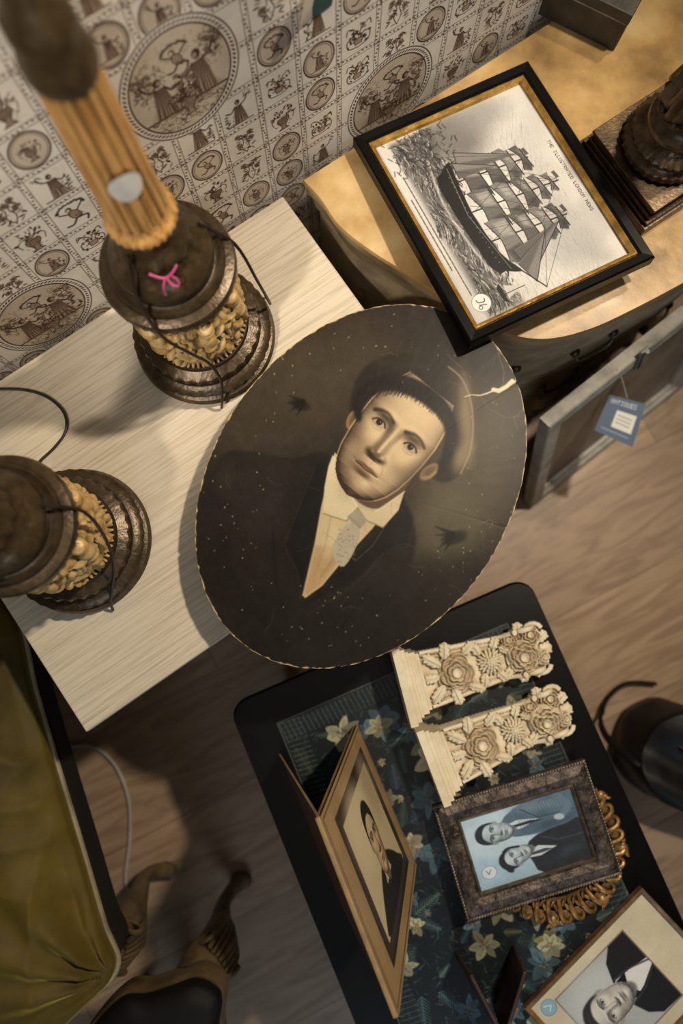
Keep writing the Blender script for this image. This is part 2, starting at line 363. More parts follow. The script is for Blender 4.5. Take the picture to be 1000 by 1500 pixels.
# wallpaper
cv=Cv(0,0,580,500,.9,(214,206,194))
INK=(60,43,32); MID=(144,124,104)
def scrib(r,cx,cy,rx,ry,n,L=3,c=INK):
    for _ in range(n):
        t=r.uniform(0,6.28); d=math.sqrt(r.random()); x=cx+rx*d*math.cos(t); y=cy+ry*d*math.sin(t); a=r.gauss(.5,.9)
        cv.line([(x,y),(x+L*math.cos(a),y+L*math.sin(a))],r.uniform(.5,1.1),c,.9,.8)
def motif(cx,cy,k,kind,r):
    cv.T=(1,0,k,cx,cy); fl=r.choice([-1,1])
    if kind==0:
        cv.poly([(-4,-8),(4,-8),(7,4),(10,19),(-8,20),(-6,3)],MID,2,.9)
        for i in range(9): cv.line([(-4+i,-7),(-5+i*1.4,5),(-7+i*2+r.uniform(-1,1),19)],.8,INK,.8,.9)
        cv.ell(0,-13,3,3.8,0,INK,1); cv.ell(-1*fl,-12.4,1.6,2.2,0,MID,1)
        cv.line([(3*fl,-7),(9*fl,-10),(13*fl,-18)],1.8,INK,1,.9,3); cv.line([(-4*fl,-7),(-9*fl,-1),(-14*fl,-3)],1.8,INK,1,.9,3)
        cv.line([(-16,20),(16,21)],1.6,INK,1,.9); scrib(r,-10*fl,12,7,9,16); scrib(r,13*fl,-19,5,5,10)
        for i in range(6): cv.ell(-14*fl+r.uniform(-3,3),-3+i*4,2.4,1.1,r.uniform(0,180),INK,1,.9)
    elif kind==1:
        cv.poly([(-7,-1),(7,-1),(8,5),(3,13),(3,17),(7,20),(-7,20),(-3,17),(-3,13),(-8,5)],MID,1.5,1,2)
        cv.line([(-7,0),(-8,5),(-3,13),(-3,17),(-7,20),(7,20),(3,17),(3,13),(8,5),(7,0),(-7,0)],1.2,INK,.8)
        for i in range(-3,4): cv.line([(i*1.8,0),(i*1.6,11)],.7,INK,.8,.8)
        for i in range(30): 
            a=r.uniform(math.pi*1.02,math.pi*1.98); d=r.uniform(3,18); cv.ell(d*math.cos(a),d*math.sin(a)-1,2.4,1.0,math.degrees(a)+r.uniform(-50,50),INK if i%3 else MID,.9)
        for s_ in(-1,1): cv.line([(0,-2),(s_*9,-6),(s_*15,-1),(s_*13,7)],1,INK,.9,1,3); 
        scrib(r,0,10,13,8,12,2.5)
    elif kind==2:
        for s_ in(-1,1):
            cv.line([(0,20),(s_*5,8),(s_*2,-4),(s_*9,-16)],1.1,INK,.9,1,4)
            for i in range(9): cv.ell(s_*(3+r.uniform(0,11)),18-i*4,3.4,1.1,r.uniform(-60,60),INK if i%3 else MID,.9)
        for q in((0,-10),(-9,-15),(9,-2),(-8,4),(8,-14)):
            for u in range(5): cv.ell(q[0]+2.3*math.cos(u*1.26),q[1]+2.3*math.sin(u*1.26),1.7,1.5,0,MID,.8); cv.ell(q[0]+2.3*math.cos(u*1.26),q[1]+2.3*math.sin(u*1.26),1.7,1.5,0,INK,.7,.9,.6)
            cv.ell(q[0],q[1],1.1,1.1,0,INK,1)
        scrib(r,0,0,13,18,22,2.5)
    elif kind==3:
        cv.ell(-3,-9,3.4,3.8,0,INK,1); cv.ell(-3.6,-8.3,2.2,2.4,0,(190,178,160),1)
        cv.ell(1,2,5.4,8.4,-25,MID,1.5); cv.ell(1,2,5.4,8.4,-25,INK,.9,1,.9); cv.line([(3,9),(12,12),(10,19)],2.6,INK,1,.9,3); cv.line([(0,9),(-6,16),(-13,15)],2.6,INK,1,.9,3)
        cv.line([(-4,-2),(-14,-8)],1.8,INK,1); cv.line([(5,-3),(14,-12)],1.8,INK,1); scrib(r,3,5,5,6,12,2.4)
        for i in range(20):
            a=math.pi*i/19; cv.ell(-15*math.cos(a),-11-8*math.sin(a)+r.uniform(-1,1),2.2,1.1,r.uniform(0,180),INK,.9)
    else:
        for s_ in(-1,1):
            cv.line([(0,16),(s_*12,13),(s_*14,2),(s_*6,-1),(s_*4,6),(s_*9,7)],1.2,INK,.9,1,4)
            cv.line([(0,0),(s_*5,-9),(s_*13,-14),(s_*15,-7)],1.2,INK,.9,1,4)
            for i in range(6): cv.ell(s_*r.uniform(6,15),r.uniform(-14,16),2.2,1,r.uniform(0,180),INK,.9)
        cv.poly([(-6,4),(6,4),(4,12),(-4,12)],MID,1.2,.9); cv.line([(-6,4),(6,4),(4,12),(-4,12),(-6,4)],1,INK,.9)
        for i in range(14): cv.ell(r.uniform(-8,8),r.uniform(-14,3),2,1.5,r.uniform(0,180),MID if i%3==0 else INK,.9,.9)
        scrib(r,0,-4,9,10,14,2.4)
    cv.T=None
rr=random.Random(7); CWd,CHt=58,62.5
meds=[(145,125),(435,375)]
for i in range(10):
    for j in range(8):
        cx,cy=i*CWd+29,j*CHt+31.25
        if any(abs(cx-mx)<74 and abs(cy-my)<74 for mx,my in meds): continue
        if rr.random()<.12:
            cv.ell(cx,cy,21,25,0,(186,172,154),1.5); cv.ell(cx,cy,22,26,0,INK,1,1,2); cv.ell(cx,cy,19,23,0,INK,.9,.8,.8); motif(cx,cy,.8,rr.choice([0,3,1]),rr)
        else: motif(cx,cy,rr.uniform(1.05,1.2),rr.choice([0,1,2,3,4,2,4,2]),rr)
for i in range(11):
    x=i*CWd
    for dx in(-3.5,3.5): cv.line([(x+dx,0),(x+dx,500)],.9,INK,1,.8)
    for k in range(84): cv.ell(x+1.6*math.sin(k*1.05),k*6,1.8,1.2,40,INK,1,.8)
for j in range(9):
    y=j*CHt
    for dy in(-3.5,3.5): cv.line([(0,y+dy),(580,y+dy)],.9,INK,1,.8)
    for k in range(97): cv.ell(k*6,y+1.6*math.sin(k*1.05),1.8,1.2,40,INK,1,.8)
for mx,my in meds:
    cv.ell(mx,my,74,84,0,(214,206,194),1.5)
    cv.ell(mx,my,72,82,0,INK,1.2,1,1.6); cv.ell(mx,my,62,72,0,(182,168,149),1.5); cv.ell(mx,my,62,72,0,INK,1.2,1,2)
    for k in range(80):
        a=2*math.pi*k/80; cv.ell(mx+67*math.cos(a),my+77*math.sin(a),2.8,1.3,math.degrees(a)+50,INK,.9)
    scrib(rr,mx,my+42,48,22,170,6); scrib(rr,mx-36,my-18,20,30,80,4); scrib(rr,mx+38,my-24,18,28,80,4); scrib(rr,mx,my-48,40,16,50,4,MID)
    cv.ell(mx+2,my+30,40,14,0,(112,92,76),8,.6)
    motif(mx-26,my+4,1.6,0,rr); motif(mx+24,my-2,1.75,0,rr); motif(mx+2,my+28,1.2,1,rr); motif(mx+2,my-34,1.0,3,rr)
    motif(mx-42,my-20,.9,2,rr); motif(mx+44,my-26,.8,2,rr); motif(mx+4,my+2,.9,2,rr)
cv.im*=(.92+.14*fnoise(cv.h,cv.w,5,31))[...,None]
cv.grain(3,3,30)
m_wp=vmat('wallpaper_toile',.8,0,.15,60,.2)
V=np.zeros((cv.h,cv.w,3)); V[...,0]=(np.linspace(0,.58,cv.w))[None,:]; V[...,2]=-(np.linspace(0,.5,cv.h))[:,None]
wpm=gridmesh('wallpaper',V,cv.colors(1.0),cv.h,cv.w,m_wp)
ma,mz=wallhit(265,120)
a0=ma-.145; zt=mz+.125
while a0>-1.3: a0-=.58
while zt<2.6-.5: zt+=.5
z=zt
while z-.5>0:
    for i in range(7):
        a=a0+i*.58
        if a+.58>2.6: break
        o=bpy.data.objects.new('wallpaper_panel',wpm); sc.collection.objects.link(o)
        o.location=wl(a,0,z)-wall.location; o.rotation_euler=(0,0,wa); o.parent=wall
    z-=.5
ta_,tz_=wallhit(462,8); m_teal=mat('teal_underpaint',(28,58,54),(44,78,72),30,.7); m_flap=mat('paper_back',(196,186,170),(214,206,192),40,.8)
mb=MB(); 
tear=[(-.02,-.006),(-.004,.004),(.002,.022),(.014,.05),(.03,.06),(.036,.03),(.024,.004),(.02,-.012),(.004,-.014)]
mb.add([wl(ta_+a,.0012,tz_+b) for a,b in tear],[tuple(range(len(tear)))],0)
mb.build('torn_patch',[m_teal],wall)
mb=MB(); fl=[]
for i in range(8):
    t=i/7; fl+= [wl(ta_-.024+.002*i-.012*math.sin(t*2.4),.002+.016*math.sin(t*2.2),tz_-.016+.010*i),wl(ta_-.006+.003*i-.008*math.sin(t*2.4),.0015,tz_-.012+.008*i)]
mb.add(fl,[(2*i,2*i+1,2*i+3,2*i+2) for i in range(7)],0); mb.build('peeling_flap',[m_flap],wall)
# floor
m_fl=bpy.data.materials.new('vinyl_wood_floor'); m_fl.use_nodes=True
n=m_fl.node_tree.nodes; l=m_fl.node_tree.links; b=n['Principled BSDF']; b.inputs['Roughness'].default_value=.42; b.inputs['Specular IOR Level'].default_value=.35
tc=n.new('ShaderNodeTexCoord'); mp=n.new('ShaderNodeMapping'); mp.vector_type='TEXTURE'; mp.inputs['Rotation'].default_value=(0,0,wa-.12); l.new(tc.outputs['Object'],mp.inputs[0])
br=n.new('ShaderNodeTexBrick'); br.inputs['Scale'].default_value=1; br.inputs['Brick Width'].default_value=1.1; br.inputs['Row Height'].default_value=.24; br.inputs['Mortar Size'].default_value=.0009; br.inputs['Bias'].default_value=0
br.inputs['Color1'].default_value=(*lin((154,130,106)),1); br.inputs['Color2'].default_value=(*lin((170,145,118)),1); br.inputs['Mortar'].default_value=(*lin((104,86,68)),1); l.new(mp.outputs[0],br.inputs['Vector'])
mp2=n.new('ShaderNodeMapping'); mp2.inputs['Scale'].default_value=(2.0,11,1); l.new(mp.outputs[0],mp2.inputs[0])
nz=n.new('ShaderNodeTexNoise'); nz.inputs['Scale'].default_value=2.2; nz.inputs['Detail'].default_value=10; nz.inputs['Distortion'].default_value=2.2; l.new(mp2.outputs[0],nz.inputs['Vector'])
rp=n.new('ShaderNodeValToRGB'); rp.color_ramp.elements[0].position=.36; rp.color_ramp.elements[1].position=.6; rp.color_ramp.elements[0].color=(.66,.61,.56,1); rp.color_ramp.elements[1].color=(1,1,1,1); l.new(nz.outputs['Fac'],rp.inputs[0])
mx=n.new('ShaderNodeMix'); mx.data_type='RGBA'; mx.blend_type='MULTIPLY'; mx.inputs[0].default_value=.9; l.new(br.outputs['Color'],mx.inputs[6]); l.new(rp.outputs[0],mx.inputs[7]); l.new(mx.outputs[2],b.inputs['Base Color'])
bp=n.new('ShaderNodeBump'); bp.inputs['Strength'].default_value=.1; l.new(nz.outputs['Fac'],bp.inputs['Height']); l.new(bp.outputs[0],b.inputs['Normal'])
mb=MB(); mb.hexa([wl(-1.9,-.1,-.06),wl(2.6,-.1,-.06),wl(2.6,3.2,-.06),wl(-1.9,3.2,-.06)],[wl(-1.9,-.1,0),wl(2.6,-.1,0),wl(2.6,3.2,0),wl(-1.9,3.2,0)])
mb.build('floor',[m_fl])
m_bb=mat('baseboard_paint',(90,80,66),(80,70,58),10,.5)
mb=MB(); mb.hexa([wl(-1.9,.001,0),wl(2.6,.001,0),wl(2.6,.016,0),wl(-1.9,.016,0)],[wl(-1.9,.001,.1),wl(2.6,.001,.1),wl(2.6,.012,.1),wl(-1.9,.012,.1)]); mb.build('baseboard_back',[m_bb])

# ================================================================ WHITE SIDE TABLE
ta=math.radians(34.7)
u=Vector((math.cos(ta),math.sin(ta),0)); v_=Vector((math.sin(ta),-math.cos(ta),0))
C1=P(414,287,ZT)
LEN=.66; DEP=.49
m_tw=mat('whitewashed_ash',(180,166,142),(214,202,180),9,.55,0,.06,None,(1.0,34,1),ta,ramp=(.28,.56),spec=.3)
tb=empty('side_table',C1-u*LEN/2+v_*DEP/2-Vector((0,0,ZT)))
M=fr(C1-Vector((0,0,ZT)),-u,v_,Vector((0,0,1)))
mb=MB(); mb.box((LEN/2,DEP/2,ZT-.014),(LEN,DEP,.028),0,M); mb.build('tabletop',[m_tw],tb,.002)
mb=MB()
for x in(.06,LEN-.06):
    for y in(.05,DEP-.06): mb.box((x,y,(ZT-.028)/2),(.04,.04,ZT-.028),0,M)
mb.box((LEN/2,.05,ZT-.07),(LEN-.16,.018,.085),0,M); mb.box((LEN/2,DEP-.06,ZT-.07),(LEN-.16,.018,.085),0,M)
mb.box((.06,DEP/2,ZT-.07),(.018,DEP-.15,.085),0,M); mb.box((LEN-.06,DEP/2,ZT-.07),(.018,DEP-.15,.085),0,M)
mb.build('legs_and_apron',[m_tw],tb,.002)

# ================================================================ COMMODE (ochre top, bowed front)
ZD=.63
m_oc=mat('ochre_crackled_paint',(90,66,34),(184,150,96),6,.45,0,.25,60,(1,1,1),0,ramp=(.32,.54),c3=(206,178,128),coat=.15)
m_od=mat('worn_cream_paint',(110,96,72),(172,156,126),14,.5,0,.3,50,(1,1,1),0,ramp=(.3,.6))
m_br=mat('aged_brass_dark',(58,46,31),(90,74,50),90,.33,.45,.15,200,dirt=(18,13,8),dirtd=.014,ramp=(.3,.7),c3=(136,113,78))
pl=[(466,268),(467,290),(495,330),(540,366),(600,404),(670,452),(740,488),(800,497),(865,482),(930,452),(1000,415),(1080,368),(1160,300),(1220,215),(1245,110),(1250,-60)]
o2=[]
for p in pl:
    q=P(p[0],p[1],ZD); a,bb=ab(q); o2.append((a,max(bb,.02)))
o2[-1]=(o2[-2][0]+.02,.02); o2[0]=(o2[1][0]-.005,.02)
oc=[tuple(x[:2]) for x in cat([(a,b_,0) for a,b_ in o2],5)]
Mw=fr(Vector((WO.x,WO.y,0)),wd,wn,Vector((0,0,1)))
cen=(sum(p[0] for p in oc)/len(oc),.2)
cm=empty('commode',Mw@Vector((cen[0],cen[1],0)))
mb=MB(); mb.prism(oc,0,0,0,Mw,[(ZD-.010,.985),(ZD-.008,1.0),(ZD-.003,1.0),(ZD,.994)]); mb.build('top',[m_oc],cm,0,50)
mb=MB(); mb.prism(oc,0,0,0,Mw,[(.14,.93),(.15,.95),(.17,.95),(.175,.94),(.36,.94),(.362,.925),(.37,.925),(.372,.94),(.545,.94),(.55,.93),(.556,.93),(.56,.955),(ZD-.045,.965),(ZD-.04,.975),(ZD-.03,.985),(ZD-.024,.99),(ZD-.010,.985)])
mb.build('body',[m_od],cm,0,30)
mb=MB()
def ocp(t,k=.94):
    i=int(t*(len(oc)-1)); p=oc[i]; c=(sum(q[0] for q in oc)/len(oc),sum(q[1] for q in oc)/len(oc)); return Vector((c[0]+(p[0]-c[0])*k,c[1]+(p[1]-c[1])*k,0))
for t in(.12,.36,.62,.85):
    p=ocp(t,.88); mb.tube([p+Vector((0,0,.15)),p+Vector((0,.012,.10)),p+Vector((0,0,.04)),p+Vector((0,.012,.004))],[.028,.024,.014,.018],10,0,Mw)
mb.build('legs',[m_od],cm)
mb=MB()
for t in(.42,.60,.78):
    for zz in(.47,.27):
        p=ocp(t,.95); q=ocp(min(t+.05,1),.95); d=(q-p).normalized(); nn=Vector((-d.y,d.x,0)); 
        if nn.y<0: nn=-nn
        c=p+Vector((0,0,zz))
        mb.ball(c-d*.036,.009,0,Mw); mb.ball(c+d*.036,.009,0,Mw)
        mb.tube([c-d*.036,c-d*.03+nn*.010+Vector((0,0,-.02)),c+nn*.012+Vector((0,0,-.026)),c+d*.03+nn*.010+Vector((0,0,-.02)),c+d*.036],.003,8,0,Mw)
mb.build('handles',[m_br],cm)

# ================================================================ LAMPS
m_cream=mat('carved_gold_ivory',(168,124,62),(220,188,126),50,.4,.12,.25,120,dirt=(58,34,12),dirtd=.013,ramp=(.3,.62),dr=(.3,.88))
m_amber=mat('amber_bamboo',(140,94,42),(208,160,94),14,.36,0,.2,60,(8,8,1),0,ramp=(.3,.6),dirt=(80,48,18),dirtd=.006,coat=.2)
m_cable=mat('brown_cable',(30,20,15),(44,32,24),50,.45)
m_lab=mat('paper_label',(205,202,192),(220,216,208),30,.7,0,0)
m_pink=mat('pink_ribbon',(160,52,98),(190,84,130),60,.6)
NA,NZ=440,76
def relief_map(seed):
    rs=random.Random(seed); Rr=.066; Lc=2*math.pi*Rr
    U,Z=np.meshgrid(np.arange(NA)/NA*Lc,np.linspace(0,.144,NZ),indexing='ij'); Hm=np.zeros_like(U)
    def bump(u0,z0,ru,rz,ang,h,base=0.0):
        nonlocal Hm
        du=(U-u0+Lc/2)%Lc-Lc/2; dz=Z-z0; c,s_=math.cos(ang),math.sin(ang)
        d=((du*c+dz*s_)/ru)**2+((-du*s_+dz*c)/rz)**2
        Hm=np.maximum(Hm,np.where(d<1,base+h*np.sqrt(np.clip(1-d,0,1)),0))
    n=7
    for i in range(n):
        u0=i*Lc/n+rs.uniform(-.003,.003); s_=rs.choice([-1,1])
        cu=u0+Lc/n/2
        for q in range(9):
            a=(q-4)*.33; bump(cu+.022*math.sin(a),.030+.030*math.cos(a),.004,.020,-a,.0055)
            bump(cu+.034*math.sin(a),.034+.048*math.cos(a),.0045,.006,-a,.007,.001)
        for q in range(7):
            a=(q-3)*.4; bump(cu+.015*math.sin(a),.12-.014*math.cos(a),.003,.012,a,.006)
        bump(cu,.090,.008,.009,0,.010); bump(cu,.118,.006,.006,0,.009)
        bump(u0+s_*.003,.118,.0105,.0115,0,.014); bump(u0+s_*.003,.126,.0115,.007,0,.0135); 
        bump(u0,.090,.0125,.019,s_*.2,.013); bump(u0-s_*.002,.074,.0115,.010,0,.014)
        bump(u0+s_*.017,.100,.0052,.015,s_*-.9,.011); bump(u0+s_*.028,.111,.0048,.009,s_*.3,.010); bump(u0-s_*.016,.094,.0052,.014,s_*.7,.011); bump(u0-s_*.025,.084,.0045,.008,-s_*.4,.010)
        bump(u0+s_*.010,.055,.0072,.018,s_*-.5,.012); bump(u0-s_*.009,.053,.0072,.018,s_*.25,.013); bump(u0+s_*.018,.034,.0055,.013,s_*.2,.010); bump(u0-s_*.012,.028,.0055,.014,0,.011)
        bump(u0+s_*.022,.022,.007,.004,0,.009); bump(u0-s_*.015,.016,.007,.004,0,.009)
        for q in range(5): bump(u0-s_*(.012+.004*q),.064-.006*q,.003,.013,-s_*.9,.008)
    for k in range(60): bump(k*Lc/60,.007,.0028,.005,0,.006); bump(k*Lc/60,.138,.0028,.005,0,.006)
    for k in range(150): bump(rs.uniform(0,Lc),rs.uniform(.015,.13),.0028,.0042,rs.uniform(0,3),.0045)
    return Hm
def lamp(name,cx,cy,seed):
    e=empty(name,(cx,cy,ZT)); T=Matrix.Translation((cx,cy,ZT))@Matrix.Rotation(seed*.7,4,'Z')
    mb=MB()
    def bd(a,z): 
        if .029<z<.040: return .0022*abs(math.sin(18*a))
        if .050<z<.060: return .0014*math.sin(30*a)
        return 0
    mb.lathe([(.092,0),(.099,.003),(.1015,.010),(.098,.017),(.092,.019),(.091,.024),(.095,.028),(.096,.034),(.092,.040),(.084,.042),(.082,.048),(.084,.053),(.082,.059),(.075,.062),(.070,.064),(.069,.072),(.055,.074)],120,0,T,bd)
    H0=.034
    def bd2(a,z):
        if .186<z-H0<.2: return .0012*math.sin(40*a)
        if .262<z-H0<.285: return .0018*math.sin(14*a)
        return 0
    mb.lathe([(r,z+H0) for r,z in [(.05,.176),(.062,.178),(.067,.184),(.073,.190),(.077,.197),(.0785,.206),(.0765,.213),(.071,.215),(.067,.216),(.066,.221),(.064,.224),(.059,.223),(.056,.224),(.055,.232),(.058,.238),(.056,.248),(.048,.256),(.042,.264),(.039,.272),(.041,.280),(.038,.288),(.033,.294),(.031,.302),(.034,.308),(.033,.316),(.020,.318)]],120,0,T,bd2)
    mb.lathe([(.02,.556),(.026,.560),(.028,.568),(.027,.580),(.023,.590),(.025,.60),(.024,.615),(.016,.625),(.012,.66),(.012,.70),(.004,.705)],48,0,T)
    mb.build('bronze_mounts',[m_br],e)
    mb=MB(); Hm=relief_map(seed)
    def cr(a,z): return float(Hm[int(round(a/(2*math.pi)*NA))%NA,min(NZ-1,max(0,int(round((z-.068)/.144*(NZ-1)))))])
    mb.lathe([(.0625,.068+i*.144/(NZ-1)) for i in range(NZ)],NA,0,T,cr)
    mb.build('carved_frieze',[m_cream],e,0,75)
    mb=MB()
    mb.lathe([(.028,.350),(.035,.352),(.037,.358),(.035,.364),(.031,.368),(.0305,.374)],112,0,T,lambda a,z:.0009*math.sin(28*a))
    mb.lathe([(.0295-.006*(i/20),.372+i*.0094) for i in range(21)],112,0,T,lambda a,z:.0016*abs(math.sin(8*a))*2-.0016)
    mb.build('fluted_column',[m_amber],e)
    return e
L1=P(300,492,ZT+.01); L2=P(116,792,ZT+.01)
lampA=lamp('table_lamp',L1.x,L1.y,1)
lampB=lamp('table_lamp.001',L2.x,L2.y,2)
def lp(L,a,r,h): return Vector((L.x+r*math.cos(a),L.y+r*math.sin(a),ZT+h))
fa=math.atan2(-L1.y,-L1.x)
mb=MB(); vs=[Vector(lp(L1,fa,.0312,.450))]; 
for rg in(.5,1):
    for k in range(24):
        t=2*math.pi*k/24; vs.append(lp(L1,fa+.52*rg*math.cos(t),.0308,.450+.019*rg*math.sin(t)))
mb.add(vs,[(0,1+k,1+(k+1)%24) for k in range(24)]+[(1+k,25+k,25+(k+1)%24,1+(k+1)%24) for k in range(24)]); mb.build('price_label',[m_lab],lampA)
mb=MB(); r0=fa-.1
def rb(*q): return [lp(L1,r0+a,r,h) for a,r,h in q]
mb.tube(rb((-.4,.044,.318),(-.2,.046,.312),(-.05,.047,.310),(.12,.046,.313),(.3,.044,.318)),.0016,6,0,None,5,False,.6)
mb.tube(rb((-.05,.047,.311),(.0,.053,.303),(.1,.055,.298),(.14,.052,.305),(.04,.047,.312)),.0014,6,0,None,5,False,.6)
mb.tube(rb((-.08,.047,.310),(-.18,.053,.302),(-.20,.056,.290)),.0014,6,0,None,5,False,.6)
mb.build('ribbon',[m_pink],lampA)
mb=MB()
mb.tube([lp(L1,fa-.9,.038,.34),lp(L1,fa-.85,.06,.285),lp(L1,fa-.55,.082,.24),lp(L1,fa-.3,.084,.18),lp(L1,fa-.15,.080,.12),lp(L1,fa-.1,.09,.07),lp(L1,fa-.2,.104,.03),lp(L1,fa-.25,.108,.006)],.0021,8,0)
mb.tube([lp(L1,fa+1.6,.05,.29),lp(L1,fa+1.45,.08,.235),lp(L1,fa+1.35,.094,.14),lp(L1,fa+1.4,.103,.05),lp(L1,fa+1.7,.106,.006)],.0021,8,0)
mb.build('power_cord',[m_cable],lampA)
fb=math.atan2(-L2.y,-L2.x); mb=MB()
mb.tube([lp(L2,fb+.5,.058,.28),lp(L2,fb+.4,.083,.232),lp(L2,fb+.1,.082,.15),lp(L2,fb-.3,.084,.09),lp(L2,fb-.8,.098,.03),lp(L2,fb-.9,.108,.005)],.0021,8,0)
mb.tube([P(*p,ZT+.004) for p in((52,684),(62,672),(80,655),(96,632),(94,605),(70,582),(35,571),(-10,570))],.0021,8,0)
mb.build('power_cord',[m_cable],lampB)

# ================================================================ OVAL PORTRAIT
ZO=.662
cv=Cv(270,430,790,995,1.0,(36,30,23))
cv.ell(450,560,150,90,-20,(66,57,43),110,.85)
cv.ell(690,690,70,130,14,(102,90,66),100,.7)
cv.ell(655,770,60,50,0,(96,90,68),60,.6)
cv.ell(390,640,80,60,0,(54,47,37),60,.6)
cv.ell(715,490,80,60,0,(28,23,18),60,.8)
cv.ell(480,960,200,70,0,(28,23,18),70,.8)
cv.ell(660,880,90,60,-30,(32,27,21),60,.7)
cv.im*=(.88+.24*fnoise(cv.h,cv.w,6,77))[...,None]
rs=random.Random(5)
def leafs(cx,cy,k,angs,c=(20,17,13)):
    for a_ in angs:
        a=math.radians(a_); L=k*rs.uniform(.75,1.15); nx,ny=-math.sin(a),math.cos(a)
        cv.poly([(cx-nx*k*.17,cy-ny*k*.17),(cx+L*math.cos(a),cy+L*math.sin(a)),(cx+nx*k*.17,cy+ny*k*.17)],c,4,.75)
leafs(446,590,24,(120,150,176,204)); cv.ell(440,594,14,7,20,(22,18,14),7,.75)
leafs(664,784,28,(120,140,160,180,205)); cv.ell(666,788,18,9,-20,(22,18,14),8,.75)
# jacket
cv.poly([(342,660),(380,664),(430,672),(482,664),(472,720),(455,800),(440,876),(470,870),(520,820),(570,770),(588,728),(606,770),(606,810),(592,850),(560,900),(520,945),(460,975),(400,965),(340,915),(300,850),(288,780),(300,710),(322,672)],(31,26,22),8,.97,3)
cv.ell(385,730,36,70,15,(46,41,36),60,.6); cv.ell(335,700,20,24,20,(50,44,37),30,.5)
cv.ell(560,830,34,40,40,(38,32,26),30,.7)
cv.poly([(480,668),(462,684),(432,760),(420,800),(436,835),(441,872),(458,800),(471,735)],(21,18,15),5,.95)
cv.poly([(588,730),(604,760),(596,800),(560,810),(520,850),(447,886),(470,862),(520,815),(565,768)],(24,20,17),5,.95)
cv.line([(462,684),(432,760),(418,800),(436,838),(441,880)],1.2,(60,52,43),3,.55,3); cv.line([(604,762),(596,800),(566,806),(524,852),(450,900)],1.2,(58,50,41),3,.55,3)
cv.line([(400,780),(404,850),(420,910)],2,(19,16,14),5,.8,3); cv.line([(540,860),(500,920)],2,(19,16,14),5,.7)
# shirt
cv.poly([(490,664),(480,700),(470,745),(460,800),(443,872),(447,876),(472,858),(505,818),(545,775),(568,745),(592,718),(560,700),(520,690)],(200,180,140),2.4,1)
cv.poly([(461,800),(445,870),(449,873),(472,856),(500,815),(490,800)],(176,142,98),9,.8)
cv.line([(520,760),(500,800),(470,845)],2.5,(150,126,90),4,.6); cv.ell(484,790,9,30,14,(214,198,160),12,.5)
cv.line([(488,740),(476,800),(458,850)],2,(160,138,102),5,.5)
# neck
cv.poly([(500,672),(506,700),(518,730),(545,746),(572,738),(594,716),(606,690),(560,720),(520,720)],(92,70,48),4,1,3)
cv.poly([(487,668),(495,674),(506,710),(524,744),(507,764),(474,753),(475,715),(481,684)],(214,198,160),2,1,0)
cv.line([(495,674),(506,710),(524,744)],2,(230,216,184),2,.8,2); cv.line([(474,753),(507,764),(524,744)],1.5,(112,94,66),2.4,.7)
cv.poly([(524,744),(548,752),(592,720),(583,748),(560,774),(536,763)],(206,188,150),2,1); cv.line([(524,745),(536,763),(560,773)],1.5,(112,94,66),2.4,.7); cv.line([(548,751),(592,721)],2,(226,210,174),2,.7)
# tie
cv.poly([(508,757),(524,745),(538,763),(524,778)],(162,152,132),1.6,1,0); cv.line([(512,758),(528,774)],1,(120,110,92),1.5,.7)
cv.poly([(508,768),(526,776),(522,800),(504,830),(490,820),(488,798)],(178,168,146),2,1,3)
for i in range(26): cv.ell(rs.uniform(494,520),rs.uniform(776,824),1.5,1,30,(126,115,96),1.4,.6)
cv.line([(472,778),(488,790),(520,822),(545,800),(566,768)],1,(150,138,116),2,.45)
# hat (tipped back)
cv.poly([(514,606),(518,566),(540,534),(580,520),(628,523),(664,539),(686,574),(695,620),(691,662),(677,692),(650,708),(630,694),(650,660),(655,620),(632,588),(592,566),(550,568)],(38,31,24),8,1,4)
cv.ell(590,534,50,8,8,(52,44,34),14,.5); cv.ell(678,606,16,64,-4,(84,71,53),26,.8)
cv.ell(683,616,9,56,-4,(132,116,88),15,.95); cv.ell(677,668,11,26,22,(134,118,90),15,.9)
cv.line([(656,538),(676,556),(689,590),(692,630),(687,664),(674,694)],2.2,(164,148,116),3,.75,6)
# ears
cv.ell(516,616,8,15,25,(134,106,74),2.5); cv.ell(517,615,4,10,25,(82,62,42),5,.7)
cv.ell(628,692,17,9,-38,(152,124,88),2.5); cv.ell(629,692,10,5,-38,(94,72,50),5,.7); cv.line([(617,700),(629,698),(641,686)],2,(182,154,112),2,.7,3)
# face
OXF,OYF,AN=578.5,637.5,38.5
relief_face(cv,OXF,OYF,AN,1.0,(52,38,26),(218,192,150),(.13,-.38,.91),4,.15,1.1)
cv.ell(520,692,14,32,24,(70,52,36),26,.3); cv.ell(614,692,32,12,-40,(70,52,36),24,.35)
face_details(cv,OXF,OYF,AN,1.0,(32,23,17),(184,164,130),(120,84,61),-.5,1.2)
